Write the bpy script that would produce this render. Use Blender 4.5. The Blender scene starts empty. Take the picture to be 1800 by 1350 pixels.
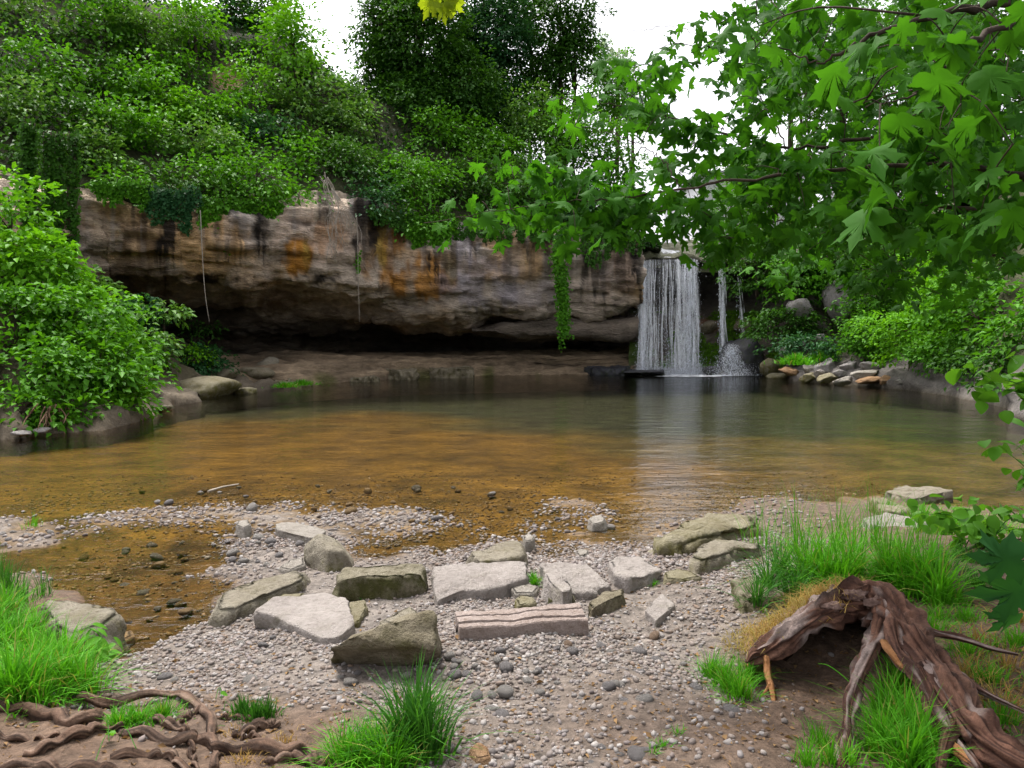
import bpy, math, random
import numpy as np
rng = np.random.default_rng(11)
random.seed(11)
scene = bpy.context.scene
col = scene.collection
# ------------------------------------------------------------------ camera
F, PITCH, CAMH = 1285.0, math.radians(4.0), 1.75
cd = bpy.data.cameras.new('camera')
cd.sensor_width = 36.0
cd.lens = 36.0 * F / 1800.0
cd.clip_start, cd.clip_end = 0.05, 2000.0
cam = bpy.data.objects.new('camera', cd)
cam.location = (0, 0, CAMH)
cam.rotation_euler = (math.radians(90) - PITCH, 0, 0)
col.objects.link(cam)
scene.camera = cam
# ------------------------------------------------------------------ sky and sun
SUN_EL, SUN_AZ = math.radians(66), math.radians(325)      # azimuth clockwise from +Y: high over the cliff, a little left
world = bpy.data.worlds.new('World')
scene.world = world
world.use_nodes = True
wn, wl = world.node_tree.nodes, world.node_tree.links
wn.clear()
sky = wn.new('ShaderNodeTexSky')
sky.sky_type = 'NISHITA'
sky.sun_disc = False
sky.sun_elevation, sky.sun_rotation = SUN_EL, SUN_AZ
sky.air_density, sky.dust_density, sky.ozone_density = 1.0, 4.0, 1.0
hs = wn.new('ShaderNodeHueSaturation')
hs.inputs['Saturation'].default_value = 0.12                # a sheet of thin cloud takes the blue out
bg = wn.new('ShaderNodeBackground')
bg.inputs['Strength'].default_value = 0.15
wo = wn.new('ShaderNodeOutputWorld')
wl.new(sky.outputs[0], hs.inputs['Color'])
tcw = wn.new('ShaderNodeTexCoord'); cn_ = wn.new('ShaderNodeTexNoise'); cn_.inputs['Scale'].default_value = 2.2; cn_.inputs['Detail'].default_value = 5
wl.new(tcw.outputs['Generated'], cn_.inputs['Vector'])
cr_ = wn.new('ShaderNodeValToRGB'); cr_.color_ramp.elements[0].position = .3; cr_.color_ramp.elements[0].color = (.66, .65, .67, 1); cr_.color_ramp.elements[1].position = .7; cr_.color_ramp.elements[1].color = (1, .98, 1, 1)
wl.new(cn_.outputs['Fac'], cr_.inputs['Fac'])
mw = wn.new('ShaderNodeMix'); mw.data_type = 'RGBA'; mw.blend_type = 'MULTIPLY'; mw.inputs[0].default_value = 1.0      # cloud, thicker and thinner
wl.new(hs.outputs[0], mw.inputs[6]); wl.new(cr_.outputs[0], mw.inputs[7]); wl.new(mw.outputs[2], bg.inputs['Color'])
wl.new(bg.outputs[0], wo.inputs['Surface'])
sl = bpy.data.lights.new('sun', 'SUN')
sl.energy, sl.angle, sl.color = 1.5, math.radians(14), (1.0, 0.95, 0.86)
sun = bpy.data.objects.new('sun', sl)
sun.rotation_euler = (math.radians(90) - SUN_EL, 0, math.radians(180) - SUN_AZ)
sun.location = (0, -5, 30)
col.objects.link(sun)
# ------------------------------------------------------------------ exposure
scene.view_settings.view_transform = 'Standard'
scene.view_settings.look = 'None'
scene.view_settings.exposure = 1.62
scene.view_settings.gamma = 1.0
scene.view_settings.use_curve_mapping = False
scene.render.engine = 'CYCLES'
scene.cycles.use_denoising = True
scene.cycles.max_bounces = 6
scene.cycles.diffuse_bounces = 3
scene.cycles.glossy_bounces = 3
scene.cycles.transmission_bounces = 4
scene.cycles.transparent_max_bounces = 24
scene.cycles.caustics_reflective = False
scene.cycles.caustics_refractive = False
# ------------------------------------------------------------------ measuring helpers (photo pixels -> metres)
CP, SP = math.cos(PITCH), math.sin(PITCH)
def ray(u, v):
    a = (np.asarray(u, float) - 900) / F; b = (675 - np.asarray(v, float)) / F
    return np.stack([a + 0*b, CP + b*SP + 0*a, -SP + b*CP + 0*a], -1)
def at(u, v, Y):
    d = ray(u, v); t = np.asarray(Y, float) / d[..., 1]
    return d * t[..., None] + np.array([0, 0, CAMH])
def ong(u, v, z=0.0):
    d = ray(u, v); t = (np.asarray(z, float) - CAMH) / d[..., 2]
    return d * t[..., None] + np.array([0, 0, CAMH])
def vof(Y, z):
    dz = z - CAMH
    return 675 - F * (Y*SP + dz*CP) / (Y*CP - dz*SP)
# ------------------------------------------------------------------ noise
def _hash(ix, iy, iz, s):
    h = (ix.astype(np.int64)*374761393 + iy.astype(np.int64)*668265263 + iz.astype(np.int64)*2147483647 + s*1274126177) & 0xffffffff
    h = ((h ^ (h >> 13)) * 1274126177) & 0xffffffff
    h = ((h ^ (h >> 16)) * 2246822519) & 0xffffffff
    return ((h ^ (h >> 15)) & 0xffffff) / float(0xffffff) * 2 - 1
def vnoise(p, s=0):
    p = np.asarray(p, float); i = np.floor(p); f = p - i; f = f*f*(3-2*f)
    x, y, z = i[..., 0], i[..., 1], i[..., 2]
    r = 0
    for a in (0, 1):
        for b in (0, 1):
            for c in (0, 1):
                w = (f[..., 0] if a else 1-f[..., 0]) * (f[..., 1] if b else 1-f[..., 1]) * (f[..., 2] if c else 1-f[..., 2])
                r = r + w * _hash(x+a, y+b, z+c, s)
    return r
def fbm(p, octv=4, s=0, gain=0.5):
    p = np.asarray(p, float); r = 0; a = 1.0
    for k in range(octv):
        r = r + a * vnoise(p * 2.0**k + 17.3*k, s+k); a *= gain
    return r
def smooth(a, b, x):
    t = np.clip((x-a)/(b-a), 0, 1); return t*t*(3-2*t)
def norm(v):
    return v / np.maximum(np.linalg.norm(v, axis=-1, keepdims=True), 1e-9)
# ------------------------------------------------------------------ mesh building
class MB:
    def __init__(s): s.v = []; s.f = []; s.c = []; s.n = 0
    def add(s, verts, faces, colr=None):
        verts = np.asarray(verts, float).reshape(-1, 3)
        if not isinstance(faces, list): faces = [faces]
        for f in faces:
            f = np.asarray(f, int)
            if len(f): s.f.append(f + s.n)
        s.v.append(verts)
        if colr is not None: s.c.append(np.broadcast_to(np.asarray(colr, float), (len(verts), 3)))
        s.n += len(verts)
    def mesh(s, name, mat, smoothed=True, origin=(0, 0, 0)):
        v = np.concatenate(s.v) - np.asarray(origin, float)
        me = bpy.data.meshes.new(name)
        me.vertices.add(len(v)); me.vertices.foreach_set('co', v.astype(np.float32).ravel())
        tot = np.concatenate([np.full(len(f), f.shape[1]) for f in s.f])
        loops = np.concatenate([f.ravel() for f in s.f])
        me.loops.add(len(loops)); me.loops.foreach_set('vertex_index', loops.astype(np.int32))
        me.polygons.add(len(tot))
        st = np.concatenate([[0], np.cumsum(tot)[:-1]])
        me.polygons.foreach_set('loop_start', st.astype(np.int32)); me.polygons.foreach_set('loop_total', tot.astype(np.int32))
        me.polygons.foreach_set('use_smooth', np.full(len(tot), bool(smoothed)))
        if s.c:
            c = np.concatenate(s.c); a = me.color_attributes.new('Col', 'FLOAT_COLOR', 'POINT')
            a.data.foreach_set('color', np.concatenate([c, np.ones((len(c), 1))], 1).astype(np.float32).ravel())
        me.update(calc_edges=True)
        me.materials.append(mat)
        return me
    def build(s, name, mat, parent=None, smoothed=True, origin=None):
        base = np.asarray(origin if origin is not None else (parent.location if parent else (0, 0, 0)), float)
        if parent is not None and parent.parent is not None: base = np.asarray(parent.parent.location)
        o = bpy.data.objects.new(name, s.mesh(name, mat, smoothed, base))
        col.objects.link(o)
        if parent is not None: o.parent = parent
        else: o.location = base
        return o
def tag(o, label=None, cat=None, group=None, kind=None):
    if label: o['label'] = label
    if cat: o['category'] = cat
    if group: o['group'] = group
    if kind: o['kind'] = kind
    return o
def thing(name, label, cat, loc, group=None):
    o = bpy.data.objects.new(name, None); o.empty_display_size = 0.2
    o.location = [float(q) for q in loc]; col.objects.link(o)
    return tag(o, label, cat, group)
def place(name, me, loc, rot=(0, 0, 0), sc=(1, 1, 1), parent=None):
    o = bpy.data.objects.new(name, me); col.objects.link(o)
    if parent is not None:
        o.parent = parent; loc = np.asarray(loc, float) - np.asarray(parent.location)
    o.location = [float(q) for q in loc]; o.rotation_euler = rot; o.scale = sc
    return o
def grid_faces(nr, nc, closed=False):
    i = np.arange(nr-1)[:, None]; j = np.arange(nc if closed else nc-1)[None, :]
    a = i*nc + j; b = i*nc + (j+1) % nc
    return np.stack([a, b, b+nc, a+nc], -1).reshape(-1, 4)
def catmull(P, n):
    P = np.asarray(P, float); m = len(P)
    Q = np.concatenate([[2*P[0]-P[1]], P, [2*P[-1]-P[-2]]])
    t = np.linspace(0, m-1-1e-9, n); i = t.astype(int); f = (t-i)[:, None]
    p0, p1, p2, p3 = Q[i], Q[i+1], Q[i+2], Q[i+3]
    return 0.5*((2*p1)+(-p0+p2)*f+(2*p0-5*p1+4*p2-p3)*f*f+(-p0+3*p1-3*p2+p3)*f**3)
def tube(mb, P, R, sides=7, rough=0.0, seed=0, freq=6.0, colr=None, n=None, flat=1.0, ridge=0.0, grain=None):
    P = np.asarray(P, float); R = np.atleast_1d(np.asarray(R, float))
    if len(R) == 1: R = np.repeat(R, len(P))
    if n:
        PR = catmull(np.concatenate([P, R[:, None]], 1), n); P, R = PR[:, :3], np.maximum(PR[:, 3], 0.0005)
    T = norm(np.gradient(P, axis=0))
    ref = np.array([0.0, 0, 1]) if abs(T[0][2]) < 0.9 else np.array([1.0, 0, 0])
    N = []; cur = norm(np.cross(np.cross(T[0], ref), T[0]))
    for k in range(len(P)):
        cur = norm(cur - T[k]*np.dot(cur, T[k])); N.append(cur)
    N = np.array(N); B = np.cross(T, N)
    a = np.linspace(0, 2*np.pi, sides, endpoint=False)
    ring = np.cos(a)[None, :, None]*N[:, None]*flat + np.sin(a)[None, :, None]*B[:, None]
    V = P[:, None] + ring * R[:, None, None]
    if rough:
        V = V + ring * (fbm(V*freq, 3, seed) * rough * R[:, None])[..., None]
    if ridge:
        s_l = np.concatenate([[0], np.cumsum(np.linalg.norm(np.diff(P, axis=0), axis=1))])
        q = np.stack([np.cos(a)[None]*3.4+0*s_l[:, None], np.sin(a)[None]*3.4+0*s_l[:, None], s_l[:, None]*4+0*a[None]], -1)
        V = V + ring*(R[:, None]*ridge*((np.abs(fbm(q, 4, seed+3))-.35)+.5*fbm(q*np.array([.5, .5, 1.6]), 3, seed+8)))[..., None]
        if grain:                                               # streaks of the wood along the root
            g1_ = smooth(-.35, .4, fbm(q*np.array([2.2, 2.2, 1.0]), 4, seed+20))[..., None]; g2_ = smooth(.1, .5, fbm(q*np.array([.5, .5, .9]), 3, seed+30))[..., None]
            colr = np.asarray(grain[0])*(1-g1_)+np.asarray(grain[1])*g1_; colr = (colr*(1-g2_)+np.asarray(grain[2])*g2_).reshape(-1, 3); colr = np.concatenate([colr, colr[:1], colr[-1:]])
    m = len(P)
    fc = [grid_faces(m, sides, True)]
    V = np.concatenate([V.reshape(-1, 3), P[:1], P[-1:]])
    j = np.arange(sides); k = (j+1) % sides
    fc.append(np.stack([k, j, np.full(sides, m*sides)], 1))
    fc.append(np.stack([(m-1)*sides+j, (m-1)*sides+k, np.full(sides, m*sides+1)], 1))
    mb.add(V, fc, colr)
# ------------------------------------------------------------------ leaves and blades
def add_leaves(mb, P, D, Nn, L, W, fold=0.25, droop=0.15, kite=0.45):
    """one folded, pointed leaf (two triangles) per row"""
    n = len(P)
    D = norm(D); S = norm(np.cross(D, Nn)); U = np.cross(S, D)
    L = np.broadcast_to(L, n)[:, None]; W = np.broadcast_to(W, n)[:, None]
    mid = P + D*L*kite
    a, b = mid + S*W*0.5 + U*W*fold, mid - S*W*0.5 + U*W*fold
    tip = P + D*L - U*L*droop
    V = np.stack([P, a, tip, b], 1).reshape(-1, 3)
    k = np.arange(n)[:, None]*4
    mb.add(V, np.concatenate([k+np.array([[0, 1, 2]]), k+np.array([[0, 2, 3]])]))
def rand_dir(n):
    return norm(rng.normal(size=(n, 3)))
def crown_leaves(mb, c, r, n, L, per=26, spray=0.42, lump=0.35, up=0.75, seed=0, shell=0.55, low=-0.75):
    """leaves in flattened drooping sprays spread through an uneven ellipsoid"""
    c, r = np.asarray(c, float), np.asarray(r, float)
    m = max(6, int(n/per))
    d = rand_dir(m*3); d = d[d[:, 2] > low][:m]; m = len(d)
    rad = (shell + (1-shell)*rng.random(m)**0.6) * (1 + lump*fbm(d*1.7 + seed*3.1, 3, seed))
    C = c + d*rad[:, None]*r
    out = norm(d*r[None, ::1] / max(r))
    SN = norm(out*(1-up) + np.array([0, 0, up]) + rng.normal(size=(m, 3))*0.16)
    k = rng.integers(int(per*0.6), int(per*1.4)+1, m)
    idx = np.repeat(np.arange(m), k); q = len(idx)
    T1 = norm(np.cross(SN, rand_dir(m))); T2 = np.cross(SN, T1)
    th = rng.random(q)*2*np.pi; rr = np.sqrt(rng.random(q)) * spray * (0.6+0.8*rng.random(m))[idx]
    rv = np.cos(th)[:, None]*T1[idx] + np.sin(th)[:, None]*T2[idx]
    P = C[idx] + rv*rr[:, None] + SN[idx]*(rng.normal(size=q)*spray*0.16)[:, None]
    P[:, 2] -= 0.35*rr**2/max(spray, 1e-3)
    D = norm(rv*0.8 + out[idx]*0.5 + rng.normal(size=(q, 3))*0.45 - np.array([0, 0, 0.25]))
    Nn = norm(SN[idx] + rng.normal(size=(q, 3))*0.30)
    LL = L*(0.65+0.7*rng.random(q))
    add_leaves(mb, P, D, Nn, LL, LL*0.62)
def blades(mb, P, H, lean, Wd, seg=3, dirs=None):
    """tapering grass blades that bow over"""
    n = len(P)
    az = rng.random(n)*2*np.pi if dirs is None else dirs
    h = np.stack([np.cos(az), np.sin(az), 0*az], 1)
    s = np.stack([-np.sin(az), np.cos(az), 0*az], 1)
    tw = rng.normal(size=n)[:, None]*0.7; s = norm(s + h*tw)
    H = np.broadcast_to(H, n)[:, None]; lean = np.broadcast_to(lean, n)[:, None]; Wd = np.broadcast_to(Wd, n)[:, None]
    rows = []
    for k in range(seg):
        t = k/seg
        c = P + np.array([0, 0, 1.0])*H*(t - 0.42*lean*t*t*1.2) + h*H*lean*t*t
        w = Wd*(1-t**2)*0.5
        rows += [c-s*w, c+s*w]
    t = 1.0
    rows.append(P + np.array([0, 0, 1.0])*H*(t-0.42*lean*1.2) + h*H*lean)
    m = 2*seg+1
    V = np.stack(rows, 1).reshape(-1, 3); k0 = np.arange(n)[:, None]*m
    q = [k0 + np.array([[2*k, 2*k+1, 2*k+3, 2*k+2]]) for k in range(seg-1)]
    t3 = k0 + np.array([[2*seg-2, 2*seg-1, 2*seg]])
    mb.add(V, ([np.concatenate(q)] if q else []) + [t3])
# ------------------------------------------------------------------ materials
class NT:
    def __init__(s, name):
        s.m = bpy.data.materials.new(name); s.m.use_nodes = True
        s.n, s.l = s.m.node_tree.nodes, s.m.node_tree.links; s.n.clear()
        s.out = s.n.new('ShaderNodeOutputMaterial')
    def add(s, t, **kw):
        x = s.n.new(t)
        for k, v in kw.items():
            if k.startswith('i_'): s.put(x.inputs[k[2:].replace('_', ' ')], v)
            else: setattr(x, k, v)
        return x
    def put(s, sock, v):
        if hasattr(v, 'is_output') or isinstance(v, bpy.types.NodeSocket): s.l.new(v, sock)
        else: sock.default_value = v
    def coords(s, scale=(1, 1, 1), kind='Object'):
        tc = s.add('ShaderNodeTexCoord'); mp = s.add('ShaderNodeMapping')
        mp.inputs['Scale'].default_value = scale
        s.l.new(tc.outputs[kind], mp.inputs['Vector']); return mp.outputs[0]
    def noise(s, vec, scale, detail=4, rough=0.55, dist=0.0):
        x = s.add('ShaderNodeTexNoise'); s.l.new(vec, x.inputs['Vector'])
        x.inputs['Scale'].default_value = scale; x.inputs['Detail'].default_value = detail
        x.inputs['Roughness'].default_value = rough; x.inputs['Distortion'].default_value = dist
        return x.outputs['Fac']
    def ramp(s, fac, stops):
        x = s.add('ShaderNodeValToRGB'); s.l.new(fac, x.inputs['Fac'])
        e = x.color_ramp.elements
        while len(e) < len(stops): e.new(0.5)
        for el, (p, c) in zip(e, stops):
            el.position = p; el.color = (c, c, c, 1) if np.isscalar(c) else (*c, 1)
        return x.outputs['Color']
    def mix(s, fac, a, b, mode='MIX'):
        x = s.add('ShaderNodeMix', data_type='RGBA', blend_type=mode)
        s.put(x.inputs[0], fac)
        for sock, v in ((x.inputs[6], a), (x.inputs[7], b)):
            s.put(sock, v if hasattr(v, 'links') or isinstance(v, bpy.types.NodeSocket) else (*v, 1))
        return x.outputs[2]
    def math(s, op, a, b=0.5):
        x = s.add('ShaderNodeMath', operation=op); s.put(x.inputs[0], a); s.put(x.inputs[1], b); return x.outputs[0]
    def bump(s, h, strength=0.5, dist=0.02):
        x = s.add('ShaderNodeBump'); s.l.new(h, x.inputs['Height'])
        x.inputs['Strength'].default_value = strength; x.inputs['Distance'].default_value = dist
        return x.outputs[0]
    def pbsdf(s, colr, rough=0.8, normal=None, spec=0.3):
        x = s.add('ShaderNodeBsdfPrincipled')
        s.put(x.inputs['Base Color'], colr if isinstance(colr, bpy.types.NodeSocket) else (*colr, 1))
        s.put(x.inputs['Roughness'], rough); s.put(x.inputs['Specular IOR Level'], spec)
        if normal is not None: s.l.new(normal, x.inputs['Normal'])
        return x.outputs[0]
    def done(s, sh): s.l.new(sh, s.out.inputs['Surface']); return s.m
def leaf_mat(name, dark, light, trans=0.35, rough=0.5, hue=None, clump=0.5, spec=0.12):
    t = NT(name); g = t.add('ShaderNodeNewGeometry')
    nz = t.noise(t.coords(), clump, 2)
    f = t.math('ADD', t.math('MULTIPLY', g.outputs['Random Per Island'], 0.55), t.math('MULTIPLY', t.math('SUBTRACT', nz, 0.25), 0.9))
    c = t.mix(f, dark, light)
    if hue:
        c = t.mix(t.ramp(g.outputs['Random Per Island'], [(0.92, 0.0), (0.94, 0.8)]), c, hue)
    p = t.pbsdf(c, rough, spec=spec)
    tr = t.add('ShaderNodeBsdfTranslucent')
    t.l.new(t.mix(1.0, c, (1.25, 1.15, 0.6), 'MULTIPLY'), tr.inputs['Color'])
    mx = t.add('ShaderNodeMixShader'); mx.inputs[0].default_value = trans
    t.l.new(p, mx.inputs[1]); t.l.new(tr.outputs[0], mx.inputs[2])
    return t.done(mx.outputs[0])
M = {}
M['leaf_dark'] = leaf_mat('dark leaves', (0.015, 0.060, 0.007), (0.062, 0.180, 0.018))
M['leaf_under'] = leaf_mat('shaded undergrowth leaves', (0.006, 0.022, 0.005), (0.022, 0.070, 0.012))  # leaf colour darkened so the gaps between shrubs read as shade
M['leaf_mid'] = leaf_mat('mid green leaves', (0.026, 0.110, 0.006), (0.110, 0.330, 0.014))
M['leaf_bright'] = leaf_mat('bright leaves', (0.060, 0.210, 0.008), (0.160, 0.420, 0.014))
M['leaf_grey'] = leaf_mat('grey green leaves', (0.036, 0.115, 0.018), (0.130, 0.290, 0.042), hue=(0.14, 0.22, 0.10))
M['leaf_blue'] = leaf_mat('blue green leaves', (0.012, 0.058, 0.020), (0.045, 0.145, 0.045))
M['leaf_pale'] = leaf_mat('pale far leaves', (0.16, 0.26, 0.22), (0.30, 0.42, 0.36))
M['leaf_maple'] = leaf_mat('maple leaves', (0.016, 0.075, 0.008), (0.070, 0.250, 0.012), trans=0.5, rough=0.62, clump=0.9, spec=0.12)
M['leaf_plant'] = leaf_mat('plant leaves', (0.055, 0.20, 0.012), (0.14, 0.36, 0.03), trans=0.4, rough=0.4)
M['grass'] = leaf_mat('grass blades', (0.036, 0.180, 0.008), (0.130, 0.430, 0.018), trans=0.35, rough=0.5, clump=3.0, hue=(0.30, 0.25, 0.08))
M['grass_dark'] = leaf_mat('dark grass blades', (0.016, 0.085, 0.012), (0.070, 0.230, 0.025), trans=0.35, rough=0.5, clump=3.0)
M['moss'] = leaf_mat('moss', (0.05, 0.15, 0.012), (0.15, 0.32, 0.02), trans=0.2, rough=0.8, clump=2.0)
def bark_mat(name, a, b, scale=8.0, stretch=(1, 1, 1)):
    t = NT(name); v = t.coords(stretch)
    n = t.noise(v, scale, 6, 0.65, 0.4); n2 = t.noise(v, scale*4.2, 4, 0.6)
    c = t.mix(t.ramp(n, [(0.32, 0.0), (0.68, 1.0)]), a, b)
    h = t.math('ADD', n, t.math('MULTIPLY', n2, 0.4))
    return t.done(t.pbsdf(c, 0.85, t.bump(h, 0.8, 0.03), 0.2))
M['bark'] = bark_mat('bark', (0.022, 0.016, 0.011), (0.080, 0.058, 0.042), 5.0)
M['root'] = bark_mat('bare root bark', (0.075, 0.042, 0.026), (0.25, 0.155, 0.10), 14.0)
M['stump'] = bark_mat('weathered stump wood', (0.060, 0.032, 0.026), (0.270, 0.180, 0.150), 16.0)
M['rootpale'] = bark_mat('pale dead roots', (0.22, 0.19, 0.15), (0.42, 0.38, 0.33), 9.0)
M['rawwood'] = bark_mat('raw orange wood', (0.20, 0.085, 0.03), (0.38, 0.19, 0.085), 12.0)
M['hollow'] = bark_mat('rotten wood', (0.012, 0.008, 0.006), (0.07, 0.038, 0.018), 9.0)
def stone_mat(name, base, light, dark, moss=0.0, mosscol=(0.10, 0.10, 0.015), scale=9.0, rough=0.85, grain=0.5):
    t = NT(name); v = t.coords()
    oi = t.add('ShaderNodeObjectInfo')
    va = t.add('ShaderNodeVectorMath', operation='ADD'); t.l.new(v, va.inputs[0]); t.l.new(oi.outputs['Location'], va.inputs[1]); v = va.outputs[0]
    n = t.noise(v, scale*0.45, 5, 0.6, 0.3); n2 = t.noise(v, scale*2.6, 5, 0.7); n3 = t.noise(v, scale*9, 2, 0.6)
    c = t.mix(t.ramp(n, [(0.3, 0.0), (0.7, 1.0)]), base, light)
    c = t.mix(t.ramp(n2, [(0.52, 0.0), (0.72, 0.75)]), c, dark)
    c = t.mix(t.math('MULTIPLY', t.ramp(n3, [(0.5, 0.0), (0.75, 1.0)]), 0.35), c, tuple(min(1, q*1.35) for q in light))
    if moss:
        g = t.add('ShaderNodeNewGeometry'); sp = t.add('ShaderNodeSeparateXYZ'); t.l.new(g.outputs['Normal'], sp.inputs[0])
        side = t.ramp(sp.outputs['Z'], [(0.25, 1.0), (0.85, 0.25)])      # moss keeps to the damp sides
        f = t.math('MULTIPLY', t.math('MULTIPLY', t.ramp(t.noise(v, scale*0.8, 5, 0.65), [(0.58-0.25*moss, 0.0), (0.72-0.15*moss, 1.0)]), side), min(1.0, 0.55+moss*0.4))
        c = t.mix(f, c, mosscol)
    n4 = t.noise(v, scale*4.5, 6, 0.75)
    c = t.mix(t.ramp(n4, [(0.50, 0.0), (0.66, 0.55)]), c, dark)
    h = t.math('ADD', t.math('ADD', n2, t.math('MULTIPLY', n4, .9)), t.math('MULTIPLY', n3, 0.35))
    return t.done(t.pbsdf(c, rough, t.bump(h, min(1, grain*1.7), 0.03), 0.2))
M['st_pale'] = stone_mat('pale stone', (0.225, 0.20, 0.17), (0.34, 0.315, 0.28), (0.11, 0.092, 0.07), 0.15)
M['st_pink'] = stone_mat('pinkish slab stone', (0.228, 0.202, 0.184), (0.330, 0.298, 0.273), (0.130, 0.108, 0.092), 0.12, (0.14, 0.13, 0.06), scale=7, grain=0.45)
M['st_tan'] = stone_mat('tan stone', (0.19, 0.165, 0.12), (0.30, 0.27, 0.215), (0.08, 0.066, 0.042), 0.45, (0.13, 0.12, 0.03))
M['st_moss'] = stone_mat('mossy stone', (0.15, 0.128, 0.082), (0.28, 0.25, 0.19), (0.05, 0.04, 0.018), 0.9, (0.055, 0.058, 0.010))
M['st_olive'] = stone_mat('olive brown stone', (0.160, 0.134, 0.088), (0.26, 0.228, 0.165), (0.07, 0.055, 0.03), 0.5, (0.075, 0.068, 0.018))
M['st_yellow'] = stone_mat('yellow mossy stone', (0.18, 0.155, 0.095), (0.30, 0.272, 0.20), (0.08, 0.065, 0.03), 0.8, (0.11, 0.10, 0.016))
M['st_orange'] = stone_mat('rusty stone', (0.22, 0.115, 0.05), (0.33, 0.215, 0.125), (0.10, 0.05, 0.02), 0.0)
M['st_wet'] = stone_mat('wet dark stone', (0.028, 0.028, 0.032), (0.065, 0.065, 0.078), (0.012, 0.012, 0.012), 0.4, (0.04, 0.055, 0.012), rough=0.35)
M['st_grey'] = stone_mat('grey stone', (0.18, 0.165, 0.158), (0.31, 0.29, 0.28), (0.07, 0.062, 0.055), 0.25)
M['st_brownwet'] = stone_mat('algae covered stone', (0.17, 0.10, 0.035), (0.30, 0.20, 0.09), (0.08, 0.05, 0.02), 0.0, rough=0.6)
def rnd_stone_mat(name, cols, rough=0.8):
    t = NT(name); g = t.add('ShaderNodeNewGeometry')
    r = t.ramp(g.outputs['Random Per Island'], [(i/len(cols), c) for i, c in enumerate(cols)])
    n = t.noise(t.coords(), 60.0, 3, 0.6)
    c = t.mix(0.5, r, t.ramp(n, [(0.3, 0.55), (0.7, 1.0)]), 'MULTIPLY')
    return t.done(t.pbsdf(c, rough, t.bump(n, 0.3, 0.01), 0.3))
M['gravel'] = rnd_stone_mat('gravel pebbles', [(0.185, 0.152, 0.134), (0.26, 0.232, 0.218), (0.125, 0.092, 0.07), (0.31, 0.285, 0.27), (0.20, 0.172, 0.168), (0.20, 0.142, 0.105), (0.37, 0.345, 0.325), (0.14, 0.122, 0.118), (0.235, 0.195, 0.172)])
M['bedgravel'] = rnd_stone_mat('algae stained pebbles', [(0.15, 0.085, 0.022), (0.19, 0.115, 0.035), (0.11, 0.062, 0.018), (0.26, 0.185, 0.10), (0.14, 0.08, 0.022), (0.17, 0.10, 0.03)], 0.6)
def vcol_mat(name, scale=5.0, stretch=(1, 1, 1), bump=0.7, dist=0.05, rough=0.85, var=(0.6, 1.25), spec=0.25, fine=6.0):
    t = NT(name); a = t.add('ShaderNodeVertexColor', layer_name='Col'); v = t.coords(stretch)
    n = t.noise(v, scale, 6, 0.65, 0.2); n2 = t.noise(v, scale*fine, 4, 0.65)
    c = t.mix(1.0, a.outputs['Color'], t.ramp(n, [(0.25, var[0]), (0.75, var[1])]), 'MULTIPLY')
    c = t.mix(0.6, c, t.ramp(n2, [(0.3, 0.6), (0.7, 1.25)]), 'MULTIPLY')
    h = t.math('ADD', n, t.math('MULTIPLY', n2, 0.35))
    return t.done(t.pbsdf(c, rough, t.bump(h, bump, dist), spec))
M['rock'] = vcol_mat('layered cliff rock', 2.4, (0.7, 0.7, 2.6), 1.0, 0.30, var=(0.6, 1.6), fine=5.0)
M['wetrock'] = vcol_mat('damp mossy rock', 2.2, (1, 1, 2), 0.9, 0.15, 0.6)
M['ground'] = vcol_mat('gravelly ground', 15.0, (1, 1, 1), 0.9, 0.03, 0.9, (0.3, 1.6), fine=3.6)
M['grainwood'] = vcol_mat('grained root wood', 30.0, (1, 1, 1), 0.8, 0.012, 0.85, (0.5, 1.35), fine=3.5)
M['soil'] = vcol_mat('bank soil', 3.0, (1, 1, 1), 0.8, 0.08, 0.95)
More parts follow.
